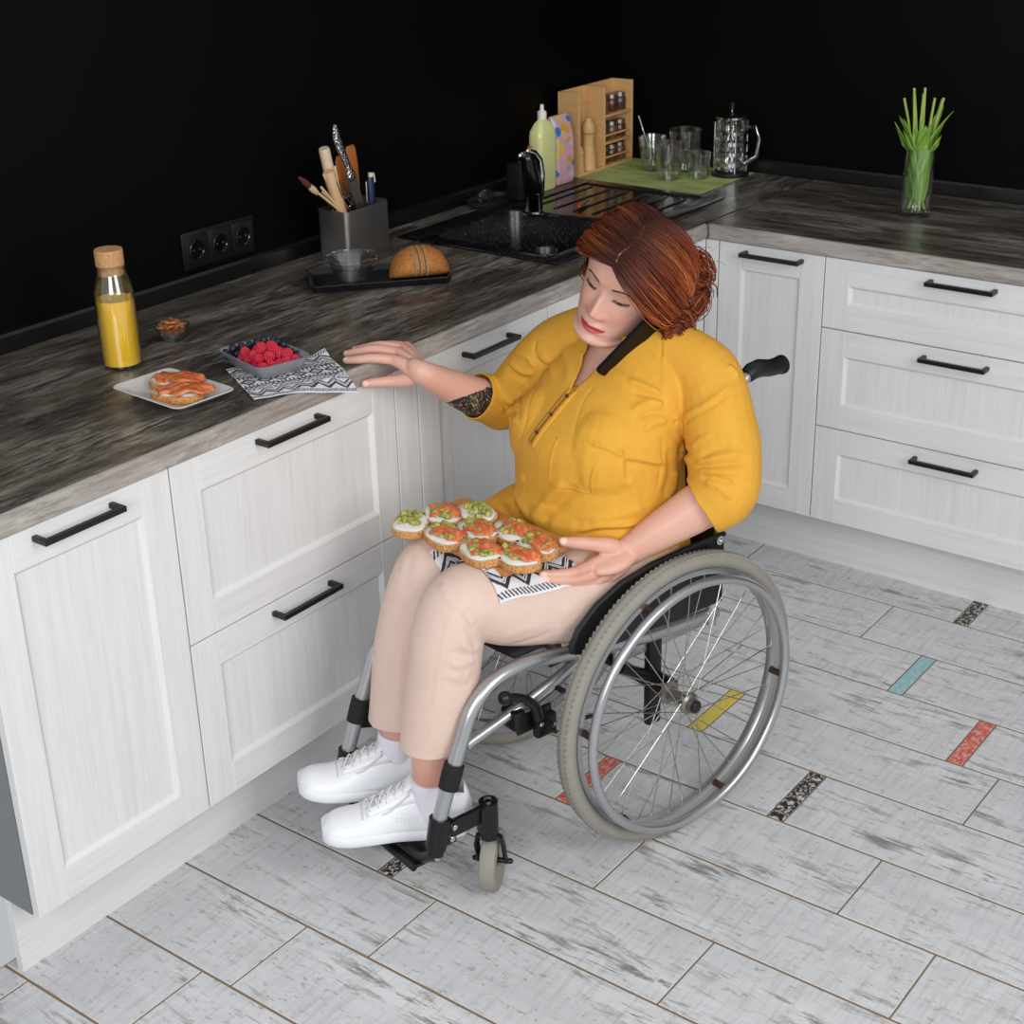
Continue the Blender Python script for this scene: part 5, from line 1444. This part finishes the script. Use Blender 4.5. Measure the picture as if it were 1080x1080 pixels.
# ---------------------------------------------------------------- socks and shoes
MSOCK = plain('pale_lilac_sock', '#dcd7e2', .9, 0, .06, 200, .4, 500)
MSHOE = plain('white_leather', '#e2e4e8', .38, 0, .03, 60)
MSOLE = plain('white_rubber', '#dfe1e5', .5, 0, .03)
MLACE = plain('white_lace', '#cfcbca', .8, 0, .06, 300)
def shoe(heel, toe, a0, ank):
    heel, toe = Vector(heel), Vector(toe); d = (toe-heel); L = d.length; d.normalize(); sd = Vector((0, 0, 1)).cross(d).normalized(); up = d.cross(sd)
    Mx = Matrix((d, sd, up)).transposed().to_4x4(); Mx.translation = heel
    W_ = lambda s: np.interp(s, [0, .04, .12, .28, .5, .68, .82, .92, .97, 1], [.022, .036, .044, .0445, .043, .047, .0475, .042, .033, .018])
    n = 26; S = [(1-math.cos(PI*k/n))/2 for k in range(n+1)]
    off = lambda s: .006*math.sin(PI*s)*(1 if heel.y > 0 else -1)*-1
    so = MB(); rr = []
    for s in S:
        w = W_(s)+.003; x = s*L; z0 = .006*max(0, (s-.75)/.25)**2
        rr.append([Mx @ Vector((x, off(s)+w*c, z0+z)) for c, z in ((-.93, 0), (-1, .006), (-1, .020), (-.93, .023), (.93, .023), (1, .020), (1, .006), (.93, 0))])
    so.rings(rr); r = so.build('shoe', MSOLE, PER, ang=50)
    # upper
    H = lambda s: np.interp(s, [0, .05, .15, .28, .40, .52, .66, .78, .88, .95, 1], [.056, .098, .110, .106, .099, .085, .064, .052, .049, .044, .030])
    u = MB(); rr = []
    for s in S:
        w = W_(s); h = H(s); x = .003+s*(L-.006); ring = []
        for k in range(21):
            a = PI*k/20; c = math.cos(a); q = math.sin(a)
            e = 2.4 if s < .7 else 2.1
            rad = 1/((abs(c)**e+abs(q)**e)**(1/e))
            narrow = 1-.12*min(1, max(0, (q*rad))**2)*(1 if s < .62 else max(0, 1-(s-.62)/.3)*1)
            ring.append(Mx @ Vector((x+(-.012*q if s < .08 else 0), off(s)+w*c*rad*narrow, .019+(h-.019)*q*rad)))
        rr.append(ring)
    V = [[u.bm.verts.new(p) for p in q] for q in rr]
    for i in range(len(V)-1):
        for j in range(20):
            sm = (S[i]+S[i+1])/2
            if .07 < sm < .33 and 5 < j < 14: continue      # the mouth of the shoe
            u.bm.faces.new((V[i][j], V[i+1][j], V[i+1][j+1], V[i][j+1]))
    for vv in list(u.bm.verts):
        if not vv.link_faces: u.bm.verts.remove(vv)
    uo = u.build('shoe_upper', MSHOE, r, ang=60); solid(uo, .003, -1)
    P = lambda s, y, z: Mx @ Vector((s*L, off(s)+y, z))
    ht = lambda s, y: .019+(H(s)-.019)*max(0, 1-(abs(y)/(W_(s)*.98))**2.4)**(1/2.4)
    def nar(s): return 1
    # tongue
    tg = MB().grid(lambda a, b: P(.60-.30*a, (b-.5)*(.034+.010*a), ht(.60-.30*a, (b-.5)*(.034+.010*a))+.0018+.040*max(0, (a-.5)/.5)**1.5), 10, 6).build('tongue', MSHOE, r, ang=80); solid(tg, .004, 0)
    # eyelet facing and lace rows
    for s_ in (-1, 1):
        fc = MB().grid(lambda a, b: P(.70-.36*a, s_*(.0125+.004*a+b*.016), ht(.70-.36*a, .0125+.004*a+b*.016)+.0012-.004*b*b), 12, 3).build('eyelet_facing', MSHOE, r, ang=80); solid(fc, .0022, 1)
    la = MB()
    for k in range(6):
        s0 = .68-.058*k; s1 = s0-.058
        za, zb = ht(s0, 0)+.0052, ht(s1, 0)+.0058
        for e in (-1, 1):
            la.tube([P(s0, e*.017, ht(s0, .017)+.003), P(s0-.012, e*.007, za+.001), P((s0+s1)/2, 0, (za+zb)/2+.0015+.0008*e), P(s1+.012, -e*.007, zb+.001), P(s1, -e*.0185, ht(s1, .0185)+.003)], .0022, 6, flat=.6)
        la.tube([P(s0, -.018, ht(s0, .018)+.0028), P(s0, 0, za+.0002), P(s0, .018, ht(s0, .018)+.0028)], .0022, 6, flat=.6)
    la.tube([P(.40, .012, H(.40)+.004), P(.42, .030, H(.42)-.004), P(.55, .036, .064), P(.60, .034, .058)], .0016, 6)
    la.build('laces', MLACE, r)
    ey = MB()
    for k in range(6):
        s0 = .68-.058*k
        for e in (-1, 1): ey.ell(P(s0, e*.021, ht(s0, .021)+.0015), (.0017,)*3, seg=8, rg=6)
    ey.build('eyelet', plain('grey_eyelet', '#7f858c', .4, .6), r)
    # seams: toe cap, side panel, perforations
    sm = MB()
    cap = [P(.73, y, ht(.73, y)+.0006) for y in np.linspace(-.032, .032, 15)]; sm.tube(cap, .0009, 5)
    pf = MB()
    for row in range(3):
        for q in range(6):
            s0 = .50-.028*q+row*.006; y = (.030+.0045*row*.6)
            for e in (1, -1): pf.ell(P(s0, e*(W_(s0)*.985*(1-.02*row)), .052-row*.0065), (.0008,)*3, seg=6, rg=4)
    sm.build('seam', plain('seam_shade', '#c9cbd0', .6), r); pf.build('perforation_dots', plain('hole_grey', '#a9adb3', .7), r)  # small grey dots are the punched holes of the upper, not thread
    # sock
    a = Vector(ank)
    k = MB(); b0 = Vector(a0); limb(k, [(*b0, .036), (*b0.lerp(a, .5), .0365), (*a, .0368)], n=4, up=(1, 0, 0), rnd=False)
    sk = k.build('sock', MSOCK, PER)
    cf = MB(); limb(cf, [(*a.lerp(b0, .22), .0380), (*a.lerp(b0, .1), .0386), (*a.lerp(b0, -.02), .0380)], n=2, up=(1, 0, 0), rnd=False); cf.build('sock_cuff', MSOCK, sk)
    return r
shoe((.420, .085, .124), (.664, -.046, .138), (.485, .056, .150), (.483, .061, .246))
shoe((.400, -.062, .132), (.636, -.174, .164), (.468, -.092, .158), (.457, -.082, .268))

# ---------------------------------------------------------------- hair
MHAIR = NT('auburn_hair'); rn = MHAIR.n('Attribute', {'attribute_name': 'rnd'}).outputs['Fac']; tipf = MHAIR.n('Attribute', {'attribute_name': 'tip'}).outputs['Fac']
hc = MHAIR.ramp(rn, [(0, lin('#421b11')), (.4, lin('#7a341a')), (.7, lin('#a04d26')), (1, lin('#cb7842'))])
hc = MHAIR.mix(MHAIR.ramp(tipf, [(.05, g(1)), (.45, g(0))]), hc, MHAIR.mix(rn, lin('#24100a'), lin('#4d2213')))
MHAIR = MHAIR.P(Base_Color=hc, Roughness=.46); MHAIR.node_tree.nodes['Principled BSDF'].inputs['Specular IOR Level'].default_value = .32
def hair():
    rg = random.Random(2); nr = np.random.RandomState(3)
    mb = MB(); rnd = []; tip = []; nv = 0
    def strand(P, r, rv, seg=3):
        k0 = len(mb.bm.verts)
        mb.tube(P, r, seg, cap=False); n = len(P)
        rnd.extend([rv]*(n*seg)); tip.extend([i/(n-1) for i in range(n) for _ in range(seg)])
    # skull surface in head coordinates, a little outside the scalp
    def skull(d, lift=.004):
        d = d.normalized(); c = Vector((0, .02, -.008)); R = Vector((.083, .116, .103 if d.z < 0 else .121))
        k = 1/math.sqrt((d.x/R.x)**2+(d.y/R.y)**2+(d.z/R.z)**2)
        return c+d*(k+lift)
    # cap mesh below the strands
    capm = MB()
    def capf(u, v):
        th = u*2*PI; ph = v*1.95
        d = Vector((math.sin(ph)*math.sin(th), math.cos(ph), math.sin(ph)*math.cos(th)))
        lim = 1.0
        if d.z > 0: lim = .35+.65*(1-d.z)
        ph = v*(1.95 if d.z < 0 else 1.95-.95*math.cos(th))
        if math.cos(th) > 0: ph = v*(1.95-.98*math.cos(th)**.8)
        d = Vector((math.sin(ph)*math.sin(th), math.cos(ph), math.sin(ph)*math.cos(th)))
        return HM @ skull(d, .003+.007*math.sin(PI*min(1, v*1.1))*(.3+.7*(1-max(0, d.z))))
    capm.grid(capf, 48, 22); bmesh.ops.remove_doubles(capm.bm, verts=capm.bm.verts, dist=.0005)
    BUN = Vector((.064, -.045, -.112))
    part0, part1 = Vector((.004, .094, .088)), Vector((.010, .150, -.030))
    N = 2300
    for i in range(N):
        side = 1 if rg.random() < .56 else -1
        tpar = rg.random()
        # root on the parting line (zig-zag), or further down the crown
        ph = 1.0-1.45*tpar            # angle from vertical, + = front
        root = Vector((.006*math.sin(tpar*9)+side*.0015, math.cos(ph), math.sin(ph)))
        d0 = root.normalized()
        # target: the gathered knot low at the back left; path bulges down over the temple
        fr = max(0, ph/1.0)
        sx = side
        if side > 0:
            mid = Vector((.92, .10+.45*(1-fr)*rg.uniform(.6, 1.3)-.35*fr, .42*fr-.25*(1-fr)+rg.uniform(-.1, .1)))
        else:
            mid = Vector((-.93, .26+.25*(1-fr)*rg.uniform(.6, 1.3)-.16*fr+rg.uniform(-.1, .1), .26*fr-.30*(1-fr)+rg.uniform(-.12, .12)))
        end = Vector((.50, -.52+rg.uniform(-.18, .22), -.85)) if side > 0 else Vector((.25+rg.uniform(-.2, .2), -.50+rg.uniform(-.2, .25), -.95))
        wob = Vector((nr.randn(), nr.randn(), nr.randn()))*.05
        P = []; n = 15; depth = rg.random()
        vol = (.007+.022*depth)
        for k in range(n+1):
            u = k/n; a = (1-u)**2; b = 2*u*(1-u); c = u*u
            d = d0*a+(mid.normalized()*1.18+wob)*b+end.normalized()*c
            lift = .004+vol*math.sin(PI*min(1, .06+u*.92))**.75
            q = skull(d, lift)
            if side > 0: q += Vector((.010, -.004, 0))*math.sin(PI*u)
            q += Vector((noise.noise(q*26+Vector((i, 0, 0))*.05), noise.noise(q*26+Vector((9, i*.05, 0))), noise.noise(q*26+Vector((0, 5, i*.05)))))*.0085*u
            q += Vector((math.sin(u*9+i*.21), .6*math.cos(u*8+i*.17), .5*math.sin(u*10+i*.13)))*(.0052*max(0, u-.3))
            P.append(HM @ q)
        r = rg.uniform(.0006, .0013)
        strand(P, [r*.8]+[r]*(n-2)+[r*.8, r*.5], min(1, max(0, rg.gauss(.48, .16)+.75*noise.noise(Vector((P[8].x*55, P[8].y*55, P[8].z*55))))))
    # gathered curls: rolled bun low at the back left
    def curl(c, ax, R, turns, n, spread, cnt):
        ax0 = ax.normalized()
        for i in range(cnt):
            ax = (ax0+Vector((rg.uniform(-.4, .4), rg.uniform(-.4, .4), rg.uniform(-.4, .4)))).normalized(); e1 = ax.orthogonal().normalized(); e2 = ax.cross(e1)
            ph = rg.uniform(0, 6.28); rad = R*rg.uniform(.35, 1.05); off = rg.uniform(-1, 1)*spread; t0 = rg.uniform(.5, turns); P = []
            sq = rg.uniform(.75, 1.15)
            for k in range(n+1):
                u = k/n; a = ph+u*t0*2*PI; rr_ = rad*(1-.35*u)*(1+.08*math.sin(a*2+i))
                q = c+e1*rr_*math.cos(a)+e2*rr_*math.sin(a)*sq+ax*(off+.012*math.sin(a*.7+i))
                P.append(HM @ q)
            r = rg.uniform(.0007, .0014); strand(P, [r]*(n-1)+[r*.7, r*.4], min(1, max(0, rg.gauss(.58, .2))))
    curl(Vector((.108, -.036, -.046)), Vector((.6, .1, .8)), .034, 1.3, 16, .016, 560)
    curl(Vector((.116, -.042, -.018)), Vector((.7, .2, .7)), .025, 1.3, 16, .012, 320)
    curl(Vector((.096, -.020, -.098)), Vector((.9, .3, .2)), .046, 1.2, 16, .018, 600)
    curl(Vector((.080, .036, -.100)), Vector((.6, .9, -.2)), .042, 1.0, 16, .026, 420)
    curl(Vector((.020, .040, -.108)), Vector((.1, .9, -.2)), .034, 1.0, 16, .020, 200)
    # flyaway ends at the back
    for i in range(110):
        p = Vector((.07+rg.uniform(-.05, .03), rg.uniform(-.07, .09), -.118+rg.uniform(-.01, .03))); d = Vector((rg.uniform(0, 1), rg.uniform(-.9, .5), rg.uniform(-1, .0))).normalized(); P = []
        ax = Vector((rg.uniform(-1, 1), rg.uniform(-1, 1), rg.uniform(-1, 1))).normalized(); w = rg.uniform(-.35, .35)
        for k in range(11):
            P.append(HM @ p); p = p+d*rg.uniform(.003, .0052); d = (Matrix.Rotation(w, 3, ax) @ d).normalized()
        strand(P, [.0004]*9+[.0003, .0002], min(1, max(0, rg.gauss(.65, .2))))
    # a few at the right temple, ear side
    for i in range(90):
        y0 = rg.uniform(.0, .05); P = []; p = Vector((-.078+rg.uniform(-.006, .004), y0, rg.uniform(.0, .045)))
        for k in range(9):
            P.append(HM @ (p+Vector((-.004*math.sin(k*.5), -.0065*k, -.005*k)))); 
        strand(P, .0008, rg.random())
    me = bpy.data.meshes.new('hair'); mb.bm.to_mesh(me); mb.bm.free()
    ce = bpy.data.meshes.new('cap'); bmesh.ops.recalc_face_normals(capm.bm, faces=capm.bm.faces); 
    nc = len(capm.bm.verts)
    bm = bmesh.new(); bm.from_mesh(me); 
    me2 = bpy.data.meshes.new('c'); capm.bm.to_mesh(me2); capm.bm.free(); bm.from_mesh(me2); bm.to_mesh(me); bm.free()
    rnd.extend([.25]*nc); tip.extend([.45]*nc)
    me.attributes.new('rnd', 'FLOAT', 'POINT').data.foreach_set('value', rnd); me.attributes.new('tip', 'FLOAT', 'POINT').data.foreach_set('value', tip)
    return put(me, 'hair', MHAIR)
HAIR = hair()
def parting():
    mb = MB(); rows = []; c = Vector((0, .02, -.008)); Rr = Vector((.083, .116, .121))
    for k in range(25):
        u = k/24; ph = 1.04-.98*u; x = .010*(tri(u*1.6+.1)-.5)+.004
        d = Vector((x*8, math.cos(ph), math.sin(ph))).normalized()
        kk = 1/math.sqrt((d.x/Rr.x)**2+(d.y/Rr.y)**2+(d.z/(Rr.z if d.z > 0 else .103))**2); p = c+d*(kk+.0122-.004*(u < .1))
        w = .0019*(1-.7*u)*(1+.35*math.sin(k*2.3)); rows.append([mb.bm.verts.new(HM @ (p+Vector((e*w, -abs(e)*.001, 0)))) for e in (-1, 0, 1)])
    for a, b in zip(rows[:-1], rows[1:]):
        for j in (0, 1): mb.bm.faces.new((a[j], b[j], b[j+1], a[j+1]))
    o = mb.build('parting', plain('scalp', '#9a6e5e', .6, 0, .15, 300), HAIR); solid(o, .0004, 0)
parting()
bbody = bvh_of(BODY)
def face_hair():
    """brow and lash hairs laid on the face"""
    rg = random.Random(8); fwd = (HM.to_3x3() @ Vector((0, 0, -1))).normalized()
    def on(x, y, l=.0006):
        o = HM @ Vector((x*FW, fy(y), .2)); h = bbody.ray_cast(o, fwd, .4); return h[0]-fwd*l if h[0] else None
    br = plain('brown_brow', '#5a3526', .6)
    for s in (-1, 1):
        mb = MB()
        for k in range(150):
            u = rg.random(); x = s*(.013+.034*u); y = .0375+.0075*math.sin(PI*min(1, u*.8+.08))-.006*max(0, u-.72)/.28+rg.uniform(-.0021, .0021)*(1-.6*u)
            a, b = on(x, y), on(x+s*.0042, y+.0016*(1-u*1.8), .001)
            if a and b: mb.tube([a, b], [.00055, .0003], 4)
        mb.build('eyebrow', br, HAIR)
        mb = MB()
        for k in range(34):
            u = k/33; ex = u*2-1; x = s*(.0315+.0135*ex); y = .0140+.0022*ex**2
            a = on(x, y, .0006)
            if a: 
                tipp = a-fwd*.0034+(HM.to_3x3() @ Vector((s*(.0006+.002*u), -.0026, 0)))
                mb.tube([a, a.lerp(tipp, .5)-fwd*.0004, tipp], [.00036, .0003, .00015], 4)
        mb.build('eyelash', plain('dark_lash', '#1d1210', .5), HAIR)
face_hair()

# ---------------------------------------------------------------- phone between ear and shoulder
def phone():
    lo, hi = MW @ Vector((.036, .046, .936)), MW @ Vector((-.046, .098, 1.034))
    t = thing('smartphone', 'black smartphone held between her left ear and shoulder', 'phone', lo)
    d = (hi-lo).normalized(); L = .150; face = (MW @ (HC+HX*.03)-(lo+hi)/2); face = (face-d*face.dot(d)).normalized(); sd = d.cross(face)
    M = Matrix((sd, d, face)).transposed().to_4x4()
    P = rrect(.072, L, .009, 5); P = [(x, y+L/2) for x, y in P]
    MB().prism(P, -.0052, .0052, M=M, bev=.0018).build('phone_body', plain('black_case', '#070708', .6, 0, .1, spec=.15), t)
    P2 = [(x*.95, (y-L/2)*.975+L/2) for x, y in P]
    MB().prism(P2, .0053, .0057, M=M).build('screen', plain('dark_screen', '#0a0708', .08, 0, .1), t)
phone()

# ---------------------------------------------------------------- napkin, board and open sandwiches on the lap
bbl = bvh_of(BLOUSE)
def lap_napkin():
    A, B_, C_, D_ = Vector((.388, .168, 0)), Vector((.182, .176, 0)), Vector((.215, -.135, 0)), Vector((.432, -.120, 0))
    W, H = .335, .20
    cache = {}
    def hgt(a, b):
        z = []
        h = bb_tr.ray_cast(Vector((a, b, 1.0)), Vector((0, 0, -1)), 1.0)
        return h[0].z if h[0] else .50
    def smooth(a, b):
        zc = hgt(a, b)
        zz = max(hgt(a, b-.02), hgt(a, b+.02))
        br = .25*(hgt(a, b-.03)+hgt(a, b+.03)+hgt(a-.01, b)+hgt(a+.01, b))
        inside = abs(b) < .06
        return max(zc, br if inside else zc)
    A, B_, C_, D_ = Vector((.374, .150, 0)), Vector((.176, .160, 0)), Vector((.205, -.140, 0)), Vector((.392, -.136, 0))
    lines = {}
    def line(v):
        key = round(v, 4)
        if key in lines: return lines[key]
        n0, n1 = A*(1-v)+B_*v, D_*(1-v)+C_*v
        pts = []; N = 170
        for k in range(N+1):
            p = n0.lerp(n1, k/N); pts.append(Vector((p.x, p.y, smooth(p.x, p.y)+.0042)))
        for _ in range(3): pts = [pts[0]]+[(pts[k-1]+pts[k]*2+pts[k+1])/4 for k in range(1, N)]+[pts[-1]]
        L = [0.]
        for k in range(N): L.append(L[-1]+(pts[k+1]-pts[k]).length)
        lines[key] = (pts, L); return lines[key]
    def fn(u, v):
        pts, L = line(v); s_ = min(u*W, L[-1]); k = int(np.searchsorted(L, s_)); k = max(1, min(k, len(L)-1))
        q = pts[k-1].lerp(pts[k], (s_-L[k-1])/max(L[k]-L[k-1], 1e-6))
        return q+Vector((0, 0, .0012*noise.noise(Vector((q.x*45, q.y*45, 3)))))
    o = cloth('printed_napkin', fn, W, H, .0015, 1.45, True)
    me = o.data; V = verts(me)
    setv(me, np.array([tuple(MW @ Vector(p)) for p in V])); solid(o, .0012, 1)
    tag(o, 'black and white zigzag napkin spread on her lap under the wooden board', 'napkin')
lap_napkin()
def lap_board():
    zb = .6495; c = MW @ Vector((.276, -.020, zb)); ang = CR+math.radians(4.5)
    t = thing('serving_board', 'small wooden board of open sandwiches resting on her lap', 'board', c, ang)
    wm = WOODL('oiled_oak', '#a5652f', '#c98d52', (55, 7, 55))
    MB().prism(rrect(.170, .298, .012, 5), 0, .015, bev=.002).build('board_body', wm, t)
    K = {'T1': (.373, -.119), 'T2': (.306, -.111), 'T3': (.253, -.070), 'T4': (.358, -.032), 'T5': (.299, -.008), 'T6': (.253, .039), 'T7': (.350, .066), 'T8': (.314, .128), 'T9': (.256, .112)}
    D = {'T1': ('avocado toast without salmon at the far left end of the lap board', 'avo'), 'T2': ('salmon and avocado toast at the back of the lap board, beside the leftmost avocado toast', 'both'),
         'T3': ('avocado toast without salmon at the back of the lap board against the blouse', 'avo'), 'T4': ('salmon and avocado toast on the front edge of the lap board, above the knees', 'both'),
         'T5': ('salmon and avocado toast in the very middle of the lap board', 'both'), 'T6': ('salmon and avocado toast at the back of the lap board, nearest the belly', 'both'),
         'T7': ('salmon and avocado toast on the front edge at the centre of the lap board', 'both'), 'T8': ('salmon and avocado toast at the front right corner of the lap board', 'both'), 'T9': ('salmon and avocado toast under her thumb on the lap board', 'both')}
    rot = {'T1': -12, 'T2': 12, 'T3': 14, 'T4': 16, 'T5': 16, 'T6': 12, 'T7': 20, 'T8': 24, 'T9': 14}
    for i, k in enumerate(K):
        a, b = K[k]; p = MW @ Vector((a, b, zb+.0155))
        # long side of each slice runs across the picture, i.e. roughly along -y+x of the chair
        toast('open_sandwich', D[k][0], 'open sandwiches on the lap board', p, CR+math.radians(62+rot[k]), .101, .070, D[k][1], 31+i)
lap_board()
# ================================================================== light and camera
def lights():
    w = bpy.data.worlds.new('World'); SC.world = w; w.use_nodes = True
    nt = w.node_tree; bg = nt.nodes['Background']
    bg.inputs[0].default_value = (.93, .96, 1, 1); bg.inputs[1].default_value = WORLD
    def area(name, loc, target, sx, sy, power, col=(1, 1, 1)):
        l = bpy.data.lights.new(name, 'AREA'); l.shape = 'RECTANGLE'; l.size = sx; l.size_y = sy; l.energy = power; l.color = col
        o = bpy.data.objects.new(name, l); COL.objects.link(o); o.location = loc
        o.rotation_euler = (Vector(target)-Vector(loc)).to_track_quat('-Z', 'Y').to_euler()
    area('window_daylight', (3.3, -.3, 2.15), (.3, .9, .7), 1.5, 1.9, 56, (1, .985, .96))
    area('window_daylight_far', (2.2, -3.0, 2.3), (.4, .6, .7), 1.7, 1.7, 84, (.97, .985, 1))
WORLD = .52
lights()
def camera():
    c = bpy.data.cameras.new('camera'); o = bpy.data.objects.new('camera', c); COL.objects.link(o)
    yaw, pitch, roll = .6555, -.4238, -.0271
    f = Vector((-math.sin(yaw)*math.cos(pitch), math.cos(yaw)*math.cos(pitch), math.sin(pitch)))
    r0 = Vector((math.cos(yaw), math.sin(yaw), 0)); u0 = r0.cross(f)
    cs, sn = math.cos(roll), math.sin(roll); r = r0*cs+u0*sn; u = u0*cs-r0*sn
    M = Matrix((r, u, -f)).transposed().to_4x4(); M.translation = (1.9861, -1.6214, 1.9031)
    o.matrix_world = M
    c.sensor_width = 36; c.lens = 1635.071/1080*36; c.shift_x = 6.17/1080; c.shift_y = -4.16/1080; c.clip_start = .05
    SC.camera = o
camera()
SC.view_settings.view_transform = 'Standard'; SC.view_settings.look = 'None'
SC.view_settings.exposure = 0.0; SC.view_settings.gamma = 1; SC.view_settings.use_curve_mapping = False
SC.cycles.use_denoising = True
SC.cycles.max_bounces = 10; SC.cycles.transmission_bounces = 10; SC.cycles.transparent_max_bounces = 10
